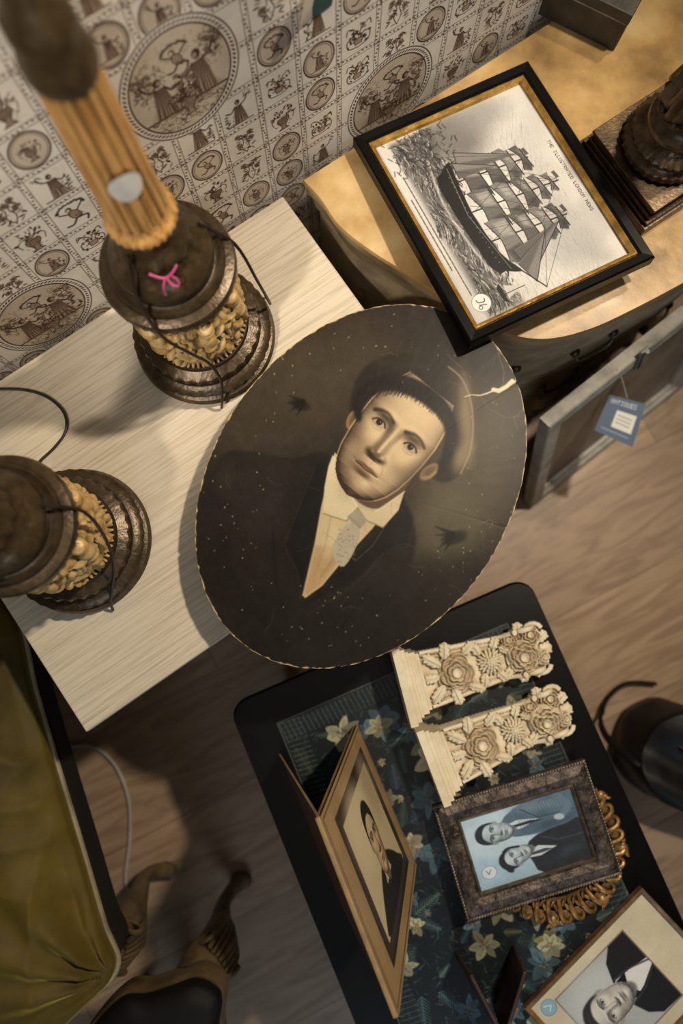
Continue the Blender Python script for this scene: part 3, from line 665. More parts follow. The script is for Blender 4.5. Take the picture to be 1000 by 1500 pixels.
# hair
cv.poly([(520,614),(518,586),(537,560),(574,549),(614,559),(650,585),(667,620),(665,654),(649,691),(640,690),(649,656),(650,628),(634,604),(606,584),(572,573),(546,579),(532,597),(528,617)],(24,19,15),7,1,4)
for i in range(170):
    t=i/169; x=533+119*t; y=580-17*math.sin(t*2.4)+48*t*t; L_=rs.uniform(4,13); cv.line([(x-2,y+rs.uniform(0,9)),(x+rs.uniform(1,5),y-L_*.4),(x+rs.uniform(3,9),y-L_)],.9,rs.choice([(48,38,29),(20,16,12),(28,22,17)]),1.6,.6)
cv.ell(600,560,26,5,14,(48,39,30),7,.5)
cv.im+=(fnoise(cv.h,cv.w,40,5)-.5)[...,None]*12
cv.im+=(fnoise(cv.h,cv.w,8,55)-.5)[...,None]*np.array((12,10,7))
cv.grain(2.6,5)
for i in range(150):
    t=rs.uniform(0,6.28); r_=rs.uniform(.35,1)**.5; x=528+r_*(240*math.cos(t)); y=712+r_*(262*math.sin(t)); cv.ell(x,y,rs.uniform(.5,1.5),rs.uniform(.4,1.1),rs.uniform(0,180),(174,160,126),1,.75)
for i in range(24):
    x=rs.uniform(320,740);y=rs.uniform(500,930);a=rs.uniform(0,6.28);cv.line([(x,y),(x+14*math.cos(a),y+14*math.sin(a)),(x+28*math.cos(a+.3),y+28*math.sin(a+.3))],.6,(116,106,86),1,.4)
cv.line([(768,553),(752,560),(738,570),(726,571),(712,577),(702,580),(690,579),(680,582)],3.4,(222,206,168),1.2,1,0,1)
cv.line([(750,558),(742,566),(730,573),(722,571)],6,(226,210,174),1.5,1)
cv.line([(736,566),(738,545),(730,520),(733,505)],1,(130,118,92),1.2,.7); cv.line([(690,579),(684,560),(676,540),(655,520)],1,(110,100,78),1.2,.6); cv.line([(702,580),(716,600),(740,612),(762,610)],.9,(120,110,86),1.2,.6)
cv.line([(728,766),(716,762),(700,768)],1,(130,118,92),1.2,.6); cv.line([(768,600),(752,612),(758,630)],1,(120,110,88),1.2,.6)
A_,B_,an=288.5,217.0,math.radians(-54.9); EX,EY=528.5,712.5
jj,ii=np.mgrid[0:cv.h,0:cv.w]; X=cv.x0+ii*cv.st; Y=cv.y0+jj*cv.st
uu=(X-EX)*math.cos(an)+(Y-EY)*math.sin(an); vv=-(X-EX)*math.sin(an)+(Y-EY)*math.cos(an)
rho=np.sqrt((uu/A_)**2+(vv/B_)**2); dist=(1-rho)*245
nn=vnoise(cv.h,cv.w,110,110,3)
m=np.clip((.9+3.4*(nn-.42)-dist)/1.0,0,1)[...,None]; cv.im=cv.im*(1-m)+np.array((196,174,130))*m
K,S=230,1100
rad=np.linspace(0.001,1,K)[:,None]; ph=np.linspace(0,2*math.pi,S+1)[None,:]
notch=np.ones((1,S+1))
def addnotch(px,py,w,dep):
    global notch
    du=(px-EX)*math.cos(an)+(py-EY)*math.sin(an); dv=-(px-EX)*math.sin(an)+(py-EY)*math.cos(an)
    t=math.atan2(dv/B_,du/A_)%(2*math.pi); d=np.abs((ph-t+math.pi)%(2*math.pi)-math.pi)
    notch=notch-dep*np.clip(1-d/w,0,1)
addnotch(730,770,.012,.014); addnotch(765,555,.012,.018); addnotch(287,784,.015,.014); addnotch(495,972,.02,.008)
notch=notch+.0012*np.sin(ph*37)+.0009*np.sin(ph*83+1)
PX=EX+rad*notch*(A_*np.cos(ph)*math.cos(an)-B_*np.sin(ph)*math.sin(an))
PY=EY+rad*notch*(A_*np.cos(ph)*math.sin(an)+B_*np.sin(ph)*math.cos(an))
col=cv.sample(PX,PY,1.0)
x=(PX-500)/F; y=(750-PY)/F; dy=y*CT+ST; dz=y*ST-CT; t=(CZ-ZO)/(-dz)
V=np.stack([x*t,dy*t,np.full_like(x,ZO)+.006*(1-rad**2)+0*ph],-1)
Oc=P(EX,EY,ZO-.004)
pe=empty('oval_portrait',Oc)
m_por=vmat('old_photograph_board',.42,.0,.10,35,.18,.3)
me=gridmesh('photo_face',V-np.array(Oc),col,K,S+1,m_por,False)
o=bpy.data.objects.new('photo_face',me); sc.collection.objects.link(o); o.parent=pe
m_board=mat('board_edge',(150,124,82),(205,182,135),80,.8)
mb=MB(); rim=[Vector(V[-1,i]) for i in range(0,S,2)]
mb.prism([(p.x,p.y) for p in rim],0,0,0,None,[(ZO-.004,.997),(ZO-.0002,1.0)]); mb.build('backing_board',[m_board],pe)
m_box=mat('grey_cardboard',(96,84,66),(112,98,78),20,.8)
bc=P(520,700,ZT); mb=MB(); mb.box((0,0,.0285),(.2,.17,.055),0,RZ((bc.x-.03,bc.y+.02,ZT),ta)); mb.box((0,0,.05),(.204,.174,.014),0,RZ((bc.x-.03,bc.y+.02,ZT),ta)); mb.build('cardboard_box',[m_box],None,.001)

# ================================================================ generic frame
def basis(TL,TR,BL):
    ex=(TR-TL); w=ex.length; ex=ex.normalized(); ey=BL-TL; ey=ey-ex*ey.dot(ex); h=ey.length; ey=ey.normalized(); return ex,ey,ey.cross(ex),w,h
def sweep(mb,TL,ex,ey,n_,w,h,prof,mis):
    vs=[]
    for d,hh in prof:
        for a,b_ in((d,d),(w-d,d),(w-d,h-d),(d,h-d)): vs.append(TL+ex*a+ey*b_+n_*hh)
    for k in range(len(prof)-1):
        for c in range(4):
            mb.add([vs[k*4+c],vs[k*4+(c+1)%4],vs[(k+1)*4+(c+1)%4],vs[(k+1)*4+c]],[(0,1,2,3)],mis[k])
    mb.add(vs[0:4],[(0,1,2,3)],mis[0])
def frame(name,TL,TR,BL,prof,mis,mats,cvs,hpic,inset,pm,order=0,gain=1):
    ex,ey,n_,w,h=basis(TL,TR,BL); e=empty(name,(TL+TR)/2+(BL-TL)/2)
    mb=MB(); sweep(mb,TL,ex,ey,n_,w,h,prof,mis); mb.build('moulding',mats,e,0,30)
    i=inset-.0015; c=[TL+ex*i+ey*i+n_*hpic,TL+ex*(w-i)+ey*i+n_*hpic,TL+ex*(w-i)+ey*(h-i)+n_*hpic,TL+ex*i+ey*(h-i)+n_*hpic]
    c=c[order:]+c[:order]
    picture('print',cvs,c,pm,e,gain); return e,ex,ey,n_,w,h
m_blk=mat('black_lacquer',(7,6,6),(11,10,9),30,.32,0,.04,spec=.22)
m_gold=mat('gilt',(150,110,44),(206,164,84),60,.35,.6,.2,150)
# ship engraving
cv=Cv(0,0,300,238,.65,(204,202,197))
rs=random.Random(3)
fn=fnoise(cv.h,cv.w,4,21)
cv.im*=(.86+.26*fn)[...,None]
G=(84,82,80); D=(34,32,32)
for i in range(900):
    x=rs.uniform(8,292); y=rs.uniform(28,170); L=rs.uniform(5,14); t=.3*math.sin(x/40)+.25*math.sin(y/22)
    cv.line([(x,y),(x+L*math.cos(t),y+L*math.sin(t))],.5,(150,148,145),.9,.5)
cv.ell(36,130,40,46,20,(96,94,92),44,.8); cv.ell(20,80,26,40,0,(140,138,136),34,.7); cv.ell(250,60,50,30,0,(170,169,166),40,.5)
text(cv,'THE ILLUSTRATED LONDON NEWS',98,9,.72,(44,40,36))
cv.poly([(6,150),(60,160),(110,172),(180,176),(250,170),(294,164),(294,214),(6,214)],(86,84,82),14,.85)
for i in range(1500):
    x=rs.uniform(8,292); y=158+rs.random()**.9*54+5*math.sin(x/20); w=rs.uniform(3,13); g=rs.choice([(40,38,38),(58,56,55),(84,82,80),(120,118,115),(196,194,190)]); tt=.35*math.sin(x/17+y/9)
    cv.line([(x-w/2,y-w/2*tt),(x,y-rs.uniform(0,2)),(x+w/2,y+w/2*tt)],rs.uniform(.6,1.6),g,1,.8)
for i in range(220):
    x=rs.gauss(36,24); y=rs.gauss(176,24); a=rs.uniform(0,3.14); cv.line([(x,y),(x+8*math.cos(a),y+6*math.sin(a))],1.6,rs.choice([(36,34,34),(60,58,56)]),1.6,.65)
cv.line([(70,182),(120,190),(180,188),(250,178)],3,(214,212,208),4,.7,4)
cv.poly([(66,152),(90,155),(150,161),(218,156),(244,146),(256,142),(246,162),(232,178),(100,184),(78,172)],(26,25,25),1.8,1,2)
cv.line([(74,160),(150,168),(246,154)],1.2,(130,128,124),1.2,.8); 
for i in range(18): cv.ell(88+i*8.4,166-((i-9)**2)*.03,.9,.9,0,(150,148,144),.9,.7)
for mxx,top in((104,50),(154,30),(204,46)):
    cv.line([(mxx-5,160),(mxx+4,top)],2,D,1,1)
    ys=[154,120,92,68,50,36]; ws=[33,30,25,19,13,8]
    for k in range(5):
        if ys[k+1]<top-4: break
        yb,yt=ys[k]-2,ys[k+1]+2; wb,wt=ws[k],ws[k+1]; o_=(162-yt)*.035
        c_=rs.choice([(104,102,99),(120,118,115),(90,88,86)])
        cv.poly([(mxx-wt+o_,yt+2),(mxx+o_,yt),(mxx+wt+o_,yt-2),(mxx+wb+6,yb-12),(mxx+wb+1,yb-2),(mxx,yb-7),(mxx-wb,yb+2),(mxx-wb-1,yb-10)],c_,1.4,1,0)
        cv.poly([(mxx-wt+o_+3,yt+4),(mxx+o_-2,yt+3),(mxx-6,yb-11),(mxx-wb+6,yb-8)],(172,170,166),7,.75)
        cv.poly([(mxx+wt*.4+o_,yt+2),(mxx+wt+o_,yt),(mxx+wb+5,yb-10),(mxx+wb*.5,yb-6)],(60,58,57),7,.7)
        for q_ in range(9):
            f_=q_/8; cv.line([(mxx-wt+f_*2*wt+o_,yt+2),(mxx-wb+f_*2*wb,yb-5)],.5,(60,58,57),.9,.5)
        cv.line([(mxx-wb,yb+2),(mxx,yb-7),(mxx+wb,yb-2)],1.2,D,1,.85,3)
        cv.line([(mxx-wt-3+o_,yt+2),(mxx+wt+4+o_,yt-2)],1.5,D,1,1)
for p,q_,s_ in(((212,60),(268,132),(224,138)),((216,84),(278,132),(244,142)),((96,64),(56,140),(90,148)),((100,96),(70,150),(96,152))):
    cv.poly([p,q_,s_],(124,122,119),1.3,1); cv.poly([p,((q_[0]+s_[0])/2,(q_[1]+s_[1])/2),s_],(72,70,68),5,.6); cv.line([p,q_,s_],1,D,1)
cv.line([(244,148),(290,124)],1.8,D,1)
for a_,b_ in(((290,124),(206,44)),((290,124),(208,80)),((104,50),(56,156)),((104,52),(154,90)),((154,30),(204,80)),((154,30),(104,100)),((204,46),(154,110)),((154,36),(80,158)),((204,48),(244,148)),((204,48),(140,158)),((104,52),(150,158)),((154,32),(200,158)),((154,32),(120,158)),((204,46),(180,158))): cv.line([a_,b_],.6,D,.9,.75)
for q_ in((104,46),(154,26),(204,42)): cv.poly([(q_[0],q_[1]),(q_[0]-12,q_[1]+2),(q_[0]-11,q_[1]+7),(q_[0],q_[1]+5)],G,1)
cv.poly([(262,176),(274,154),(283,178)],(196,194,190),1.5); cv.line([(275,150),(275,182)],1,D,1); cv.poly([(258,180),(288,180),(283,186),(262,186)],D,1)
for ln,(a_,b_) in enumerate(((60,250),(96,215))):
    x=a_
    while x<b_:
        w=rs.uniform(3,9); cv.line([(x,221+ln*6),(x+w,221+ln*6)],2.0,(84,78,72),1,.8); x+=w+2.2
cv.ell(272,214,13,13,0,(228,226,220),1.2); cv.ell(272,214,13,13,0,(90,90,90),1,.6,.8)
cv.line([(268,208),(272,210),(270,218),(266,219)],1.3,(60,60,66),1,1,3); cv.line([(274,218),(277,209)],1.3,(60,60,66),1); cv.ell(278,218,2.4,2.4,0,(60,60,66),1,1,1)
cv.grain(5,7)
m_prt=vmat('glazed_print',.5,.5,.02,20,.3,.04)
zs=(.644,.636,.681)
FA=P(517,214,zs[0]);FB=P(769,103,zs[1]);FD=P(656,526,zs[2])
e,ex,ey,n_,w,h=frame('framed_ship_engraving',FA,FB,FD,[(0,0),(0,.017),(.0025,.0195),(.013,.0185),(.0165,.015),(.0165,.0155),(.0185,.0165),(.0225,.013),(.0225,.006)],[0,0,0,0,1,1,1,1],[m_blk,m_gold],cv,.0065,.0225,m_prt,1)

# ================================================================ BLACK COFFEE TABLE
ZB=.42
Q0=P(338,1032,ZB); Q1=P(768,846,ZB)
bd=(Q1-Q0).normalized(); WB=(Q1-Q0).length+.012; bn=Vector((bd.y,-bd.x,0)); LB=.80
Mb=fr(Vector((Q0.x,Q0.y,0))-bd*.006,bd,bn,Vector((0,0,1)))
bt=empty('coffee_table',Mb@Vector((WB/2,LB/2,0)))
def rrect(x0,y0,x1,y1,r,n=6):
    o=[]
    for cx,cy,a in((x1-r,y0+r,-90),(x1-r,y1-r,0),(x0+r,y1-r,90),(x0+r,y0+r,180)):
        for k in range(n+1):
            t=math.radians(a+90*k/n); o.append((cx+r*math.cos(t),cy+r*math.sin(t)))
    return o
mb=MB(); mb.prism(rrect(0,0,WB,LB,.03),0,0,0,Mb,[(ZB-.03,.985),(ZB-.022,1),(ZB-.004,1),(ZB,.993)]); 
for x in(.06,WB-.06):
    for y in(.06,LB-.06): 
        p=Vector((x,y,0)); mb.tube([p+Vector((0,0,ZB-.03)),p+Vector((0,0,.3)),p+Vector((0,0,.12)),p],[.026,.024,.018,.014],12,0,Mb)
mb.box((WB/2,.06,ZB-.06),(WB-.12,.02,.06),0,Mb); mb.box((WB/2,LB-.06,ZB-.06),(WB-.12,.02,.06),0,Mb); mb.box((.06,LB/2,ZB-.06),(.02,LB-.12,.06),0,Mb); mb.box((WB-.06,LB/2,ZB-.06),(.02,LB-.12,.06),0,Mb)
mb.build('lacquered_top_and_legs',[m_blk],bt,0,35)
ix0,ix1,iy0,iy1=.062,WB-.062,.055,LB-.055
cv=Cv(0,0,(ix1-ix0)*1000,(iy1-iy0)*1000,1.15,(20,27,30))
CWm,CHm=cv.x1,cv.y1; rs=random.Random(11)
for i in range(1500):
    x=rs.uniform(0,CWm);y=rs.uniform(0,CHm);a=rs.uniform(0,6.28);L=rs.uniform(5,16); cv.line([(x,y),(x+L*math.cos(a),y+L*math.sin(a))],rs.uniform(1,3),rs.choice([(40,58,60),(52,76,80),(18,25,28),(64,88,94),(40,52,44),(72,80,64)]),1.6,.8,0,.6)
def fern(x,y,a,L,c):
    ex_,ey_=math.cos(a),math.sin(a)
    cv.line([(x,y),(x+L*ex_,y+L*ey_)],1.4,c,1.3,.9)
    for k in range(11):
        t=k/11; bx_,by=x+L*ex_*t,y+L*ey_*t
        for s_ in(-1,1): cv.line([(bx_,by),(bx_+L*.32*(1-t*.7)*math.cos(a+s_*.9),by+L*.32*(1-t*.7)*math.sin(a+s_*.9))],2.2,c,1.3,.85,0,.6)
for i in range(90): fern(rs.uniform(0,CWm),rs.uniform(20,CHm),rs.uniform(0,6.28),rs.uniform(24,56),rs.choice([(58,82,76),(74,102,108),(44,62,52),(88,110,100),(50,70,86),(84,86,60)]))
def lily(x,y,R,c,c2,a0):
    c=np.array(c,float)
    for k in range(6):
        a=a0+k*math.pi/3+rs.uniform(-.25,.25); R_=R*rs.uniform(.7,1.1); px,py=x+R_*math.cos(a),y+R_*math.sin(a); nx,ny=-math.sin(a),math.cos(a); wv=rs.uniform(.2,.36); kk=rs.uniform(.65,1.05)
        cv.poly([(x,y),(x+R_*.45*math.cos(a)+nx*R*wv,y+R_*.45*math.sin(a)+ny*R*wv),(px,py),(x+R_*.45*math.cos(a)-nx*R*wv,y+R_*.45*math.sin(a)-ny*R*wv)],c*kk,2,1,3)
        for s_ in(-.12,0,.12): cv.line([(x,y),(x+R_*.7*math.cos(a+s_),y+R_*.7*math.sin(a+s_))],.9,c2,1.4,.6)
        cv.poly([(x,y),(x+R_*.3*math.cos(a)+nx*R*.1,y+R_*.3*math.sin(a)+ny*R*.1),(x+R_*.3*math.cos(a)-nx*R*.1,y+R_*.3*math.sin(a)-ny*R*.1)],c*.5,2,.7)
    for k in range(5):
        a=rs.uniform(0,6.28); cv.ell(x+R*.2*math.cos(a),y+R*.2*math.sin(a),1.4,1.2,0,(150,100,40),1,.9)
cols=[((168,166,136),(102,104,74)),((104,130,138),(52,76,86)),((138,138,114),(84,92,64)),((184,178,150),(130,110,62)),((84,110,120),(44,62,72)),((150,138,76),(98,88,44))]
for i in range(80):
    c,c2=rs.choice(cols); lily(rs.uniform(60,CWm-30),rs.uniform(40,CHm-10),rs.choice([8,12,18,24,30,34]),c,c2,rs.uniform(0,1))
for i in range(500):
    x=rs.uniform(0,CWm);y=rs.uniform(0,CHm);a=rs.uniform(0,6.28);L=rs.uniform(5,14); cv.line([(x,y),(x+L*math.cos(a),y+L*math.sin(a))],rs.uniform(1,2.6),rs.choice([(40,58,60),(22,30,32),(52,66,56)]),1.6,.7,0,.6)
for (x,y,R_,ci) in((150,70,26,0),(196,96,22,4),(210,150,34,3),(180,205,30,1),(225,240,36,0),(200,300,30,4),(250,330,34,1),(215,395,38,0),(265,420,34,3),(170,440,26,2),(300,455,28,1),(120,180,18,2),(60,300,22,1),(40,420,24,0)): lily(x,y,R_,cols[ci][0],cols[ci][1],rs.uniform(0,1))
for x in range(0,int(CHm),4):
    for (p,q_) in(((6,x),(38,x+3)),((CWm-38,x),(CWm-6,x+3))): cv.line([p,q_],1.7,(62,80,78) if (x//4)%2 else (28,38,38),1.2,.9)
for x in range(0,int(CWm),4): cv.line([(x,6),(x+3,34)],1.7,(62,80,78) if (x//4)%2 else (28,38,38),1.2,.9)
cv.line([(2,2),(CWm-2,2),(CWm-2,CHm-2),(2,CHm-2),(2,2)],1.6,(92,96,80),1.2,.8)
cv.grain(4,2)
m_tap=vmat('tapestry_under_glass',.5,.2,.1,300,.25,.1)
picture('tapestry_inlay',cv,[Mb@Vector((ix0,iy0,ZB+.0012)),Mb@Vector((ix1,iy0,ZB+.0012)),Mb@Vector((ix1,iy1,ZB+.0012)),Mb@Vector((ix0,iy1,ZB+.0012))],m_tap,bt)

# ================================================================ CORBELS
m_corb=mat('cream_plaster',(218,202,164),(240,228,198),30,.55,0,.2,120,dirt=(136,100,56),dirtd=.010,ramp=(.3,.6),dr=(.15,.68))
def corbel(name,pa,pb,seed):
    A=P(*pa,ZB+.03); Bq=P(*pb,ZB+.03); d=(Bq-A); L=d.length; ang=math.atan2(d.y,d.x); k=L/.235
    M=RZ((A.x,A.y,ZB+.003),ang)@Matrix.Scale(k,4); rs=random.Random(seed); mb=MB()
    for x0,x1,hw,h in((-.012,.0,.060,.086),(0,.007,.056,.082),(.007,.012,.051,.077),(.012,.022,.048,.073),(.022,.028,.044,.068)):
        mb.box(((x0+x1)/2,0,h/2),(x1-x0,2*hw,h),0,M)
    xs=np.linspace(.026,.228,62); vs=[];fs=[]
    def H(x): return float(np.interp(x,[.026,.05,.09,.13,.16,.185,.205,.222,.232],[.062,.056,.048,.038,.032,.030,.032,.026,.012]))
    def Wd(x): return float(np.interp(x,[.026,.1,.16,.2,.215,.232],[.041,.036,.030,.033,.030,.018]))
    prof=[(-1,0),(-1,.9),(-.93,1),(-.86,.93),(-.78,1),(-.70,.93),(-.6,.9),(0,.92),(.6,.9),(.70,.93),(.78,1),(.86,.93),(.93,1),(1,.9),(1,0)]
    for i,x in enumerate(xs):
        rib=.0012*(i%2)
        for a,b_ in prof: vs.append((x,a*(Wd(x)+(rib if abs(a)>.65 else 0)),b_*H(x)+(rib if b_>.5 else 0)))
    n_=len(prof)
    for i in range(len(xs)-1):
        for j in range(n_-1): fs.append((i*n_+j,(i+1)*n_+j,(i+1)*n_+j+1,i*n_+j+1))
    fs.append(tuple(range(n_))); fs.append(tuple((len(xs)-1)*n_+j for j in range(n_-1,-1,-1)))
    for i in range(len(xs)-1): fs.append((i*n_,i*n_+n_-1,(i+1)*n_+n_-1,(i+1)*n_))
    mb.add(vs,fs,0,M)
    for s_ in(-1,1):
        pts=[]
        for q in range(26):
            t=q/25*3.6*math.pi; r=.022*(1-q/30); pts.append((.205+r*math.cos(t+2.4),s_*.034,.024+r*math.sin(t+2.4)))
        mb.tube(pts,[.0048]*20+[.003]*6,8,0,M,1)
        mb.tube([(.03,s_*.042,.056),(.07,s_*.039,.050),(.12,s_*.035,.038),(.16,s_*.032,.032),(.18,s_*.034,.040)],.0038,8,0,M)
    def mk(R,ly,nf,ruf):
        def rose(r,a):
            z=0
            for Lr in range(ly):
                RL=R*(1-.9/ly*Lr); off=Lr*1.1+.3*Lr*Lr
                pr=RL*(.80+.2*abs(math.cos(nf/2*(a+off)))+ruf*math.sin(nf*3*(a+off))) if Lr<ly-1 else RL*.9
                t=max(0,min(1,(pr-r)/.0014)); t=t*t*(3-2*t); lip=math.exp(-((pr-r-.0016)/.0022)**2)*.0034 if pr>r else 0
                z+=.0050*t+lip*(1 if Lr<ly-1 else .4)-.0030*t*min(1,(pr-r)/.008 if pr>r else 0)
            return z
        return rose
    mb.hfield(mk(.033,5,5,0),.033,0,M@Matrix.Translation((.078,-.002,.046))@Matrix.Rotation(.17,4,'Y')@Matrix.Rotation(seed,4,'Z'),34,120)
    def leafm(x,y,z,a,L,w,tl=0):
        R_=Matrix.Rotation(a,4,'Z'); mb.ball((x,y,z),(L,w,.0045),0,M,12,R_); mb.tube([(x-L*math.cos(a)*.9,y-L*math.sin(a)*.9,z+.003),(x,y,z+.0058),(x+L*math.cos(a)*.9,y+L*math.sin(a)*.9,z+.003)],.0009,6,0,M)
        for q in(-1,1):
            for tt in(-.4,.1,.5): 
                cx=x+tt*L*math.cos(a)-q*w*.7*math.sin(a); cy=y+tt*L*math.sin(a)+q*w*.7*math.cos(a); mb.ball((cx,cy,z),(w*.55,w*.35,.004),0,M,8,Matrix.Rotation(a+q*.6,4,'Z'))
    for x,y,a,L,w in((.046,.026,2.4,.017,.008),(.044,-.026,-2.4,.017,.008),(.108,.030,.6,.014,.007),(.106,-.032,-.5,.015,.007),(.038,.0,3.1,.014,.007),(.07,.036,1.3,.014,.008),(.072,-.037,-1.4,.014,.008)):
        leafm(x,y,H(x)+.003,a,L,w)
    cx,cz=.138,.041
    for ring,(nn_,R_,zz) in enumerate(((18,.022,0),(16,.018,.003),(12,.013,.006),(8,.008,.009))):
        for q in range(nn_):
            a=2*math.pi*q/nn_+ring*.2+rs.uniform(-.06,.06); mb.ball((cx+R_*.62*math.cos(a),R_*.62*math.sin(a),cz+zz),(R_*.42,.0027,.0028),0,M,8,Matrix.Rotation(a,4,'Z'))
    mb.ball((cx,0,cz+.010),(.004,.004,.003),0,M)
    for x,y,a in((.12,.025,1.9),(.122,-.026,-1.9),(.152,.026,1.0),(.152,-.026,-1.0)): leafm(x,y,H(x)+.003,a,.012,.007)
    mb.hfield(mk(.027,4,5,.03),.027,0,M@Matrix.Translation((.192,-.006,.036))@Matrix.Rotation(.1*seed,4,'X')@Matrix.Rotation(seed*1.3,4,'Z'),30,110)
    mb.hfield(mk(.017,3,5,.03),.017,0,M@Matrix.Translation((.212,.022,.032))@Matrix.Rotation(-.25,4,'X')@Matrix.Rotation(seed,4,'Z'),22,80)
    mb.hfield(mk(.015,3,5,.03),.015,0,M@Matrix.Translation((.176,.022,.032))@Matrix.Rotation(-.3,4,'X'),20,70)
    mb.hfield(mk(.014,3,5,.03),.014,0,M@Matrix.Translation((.222,-.016,.026))@Matrix.Rotation(.5,4,'Y'),20,70)
    for x,y,z,a,L,w in((.165,-.024,.034,-2.6,.014,.007),(.185,-.034,.030,-1.2,.013,.008),(.208,-.033,.026,-.7,.014,.008),(.232,-.004,.022,.1,.013,.009),(.232,.016,.022,.5,.012,.008),(.196,.036,.028,1.3,.013,.008),(.166,.012,.036,2.6,.012,.006),(.226,.032,.02,.9,.010,.006)):
        leafm(x,y,z,a,L,w)
    for s_ in(-1,1):
        pts=[(.218+.016*(1-q/20)*math.cos(q*.5),s_*(.030+.012*(1-q/20)*math.sin(q*.5)),.026) for q in range(16)]
        mb.tube(pts,[.0045,.0035,.002],8,0,M,1)
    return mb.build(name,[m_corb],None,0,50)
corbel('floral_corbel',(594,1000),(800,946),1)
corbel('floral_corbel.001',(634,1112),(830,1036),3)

# ================================================================ TENT PHOTO FOLDER
zb=ZB+.004
A=P(520,1062,zb);Bp=P(607,1268,zb);Dt=P(465,1198,.775);Ct=P(580,1491,.775);Ee=P(408,1105,zb);Fe=Ee+(Bp-A)
tf=empty('folding_portrait_card',(A+Bp+Ee+Fe)/4)
m_card=mat('card_outer',(150,144,132),(184,178,164),25,.8,0,.2)
m_brn=mat('card_inner_brown',(66,40,24),(88,56,34),18,.7)
m_tan=mat('card_bevel_tan',(140,112,74),(172,142,98),30,.6)
mb=MB()
def slab(mb,a,b_,c,d,th,m_in,m_out):
    n_=(b_-a).cross(d-a).normalized()*th
    mb.add([a,b_,c,d,a+n_,b_+n_,c+n_,d+n_],[(0,1,2,3)],m_in); mb.add([a,b_,c,d,a+n_,b_+n_,c+n_,d+n_],[(4,5,6,7)],m_out); mb.add([a,b_,c,d,a+n_,b_+n_,c+n_,d+n_],[(0,1,5,4),(1,2,6,5),(2,3,7,6),(3,0,4,7)],2)
slab(mb,A,Bp,Ct,Dt,.003,1,1); slab(mb,Ee,Fe,Ct,Dt,-.003,1,0)
mb.build('card_leaves',[m_card,m_brn,m_tan],tf)
cv=Cv(0,0,250,370,1.0,(156,128,88))
cv.im*=(.85+.3*fnoise(cv.h,cv.w,6,8))[...,None]
cv.line([(6,6),(244,6),(244,364),(6,364),(6,6)],3,(96,72,44),1.5,1)
cv.poly([(26,50),(224,50),(224,330),(26,330)],(44,37,30),2); cv.poly([(34,58),(216,58),(216,322),(34,322)],(58,49,39),2)
cv.poly([(46,72),(204,72),(204,308),(46,308)],(196,180,142),2)
cv.ell(80,150,50,70,0,(212,198,162),50,.8); cv.ell(70,280,50,40,0,(168,150,116),50,.7)
cv.poly([(206,90),(180,108),(160,146),(150,178),(150,215),(165,250),(185,280),(206,294)],(30,26,22),4,1,3)
cv.poly([(176,168),(150,182),(146,196),(152,210),(176,222)],(206,194,162),2); cv.poly([(150,192),(176,190),(190,196),(176,202),(150,200)],(30,28,26),1.5)
cv.line([(150,170),(185,178),(204,190)],2,(54,48,42),3,.8); cv.line([(152,222),(185,214),(204,204)],2,(54,48,42),3,.8)
small_face(cv,116,196,3.0,-90,(196,170,130),(28,23,19),(30,23,18))
cv.grain(4,4)
n_=(Bp-A).cross(Dt-A).normalized(); 
if n_.x<0: n_=-n_
off=n_*.0036
picture('cabinet_photo',cv,[Dt+off,Ct+off,Bp+off,A+off],vmat('cabinet_photo_mat',.55,.1,.05,150,.3),tf)

# ================================================================ GILT OPENWORK FRAME under silver frame
m_gilt2=mat('antique_gilt',(96,68,30),(170,132,72),60,.42,.45,.3,100,dirt=(36,24,10),dirtd=.012)
gc=P(804,1236,ZB); mb=MB(); T=Matrix.Translation((gc.x,gc.y,ZB+.003))
R=.102; ring=[(R*math.cos(t),R*1.0*math.sin(t),.008) for t in np.linspace(0,2*math.pi,60,endpoint=False)]
mb.tube(ring,.010,8,0,T,1,True,.7); mb.tube([(p[0]*.84,p[1]*.84,.006) for p in ring],.008,8,0,T,1,True,.7); mb.tube([(p[0]*.92,p[1]*.92,.004) for p in ring],.008,8,0,T,1,True,.5)
for i in range(32):
    t=2*math.pi*i/32; Mx=T@Matrix.Rotation(t,4,'Z')
    mb.tube([(R-.022,-.008,.010),(R-.008,-.010,.017),(R+.006,-.007,.016),(R+.010,.001,.013),(R+.002,.006,.013),(R-.004,.002,.013)],[.0035,.0045,.004,.0035,.003,.002],8,0,Mx)
    mb.ball((R-.012,.003,.014),(.010,.0035,.004),0,Mx,8,Matrix.Rotation(.6,4,'Z')); mb.ball((R-.018,-.002,.012),(.007,.003,.004),0,Mx,8,Matrix.Rotation(-.5,4,'Z'))
    if i%4==0:
        mb.ball((R+.008,-.002,.012),(.010,.010,.006),0,Mx,10)
        for q in range(5): mb.ball((R+.011+.003*math.cos(q),(q-2)*.005,.014),(.006,.003,.004),0,Mx,8,Matrix.Rotation((q-2)*.4,4,'Z'))
mb.build('gilt_oval_frame',[m_gilt2])

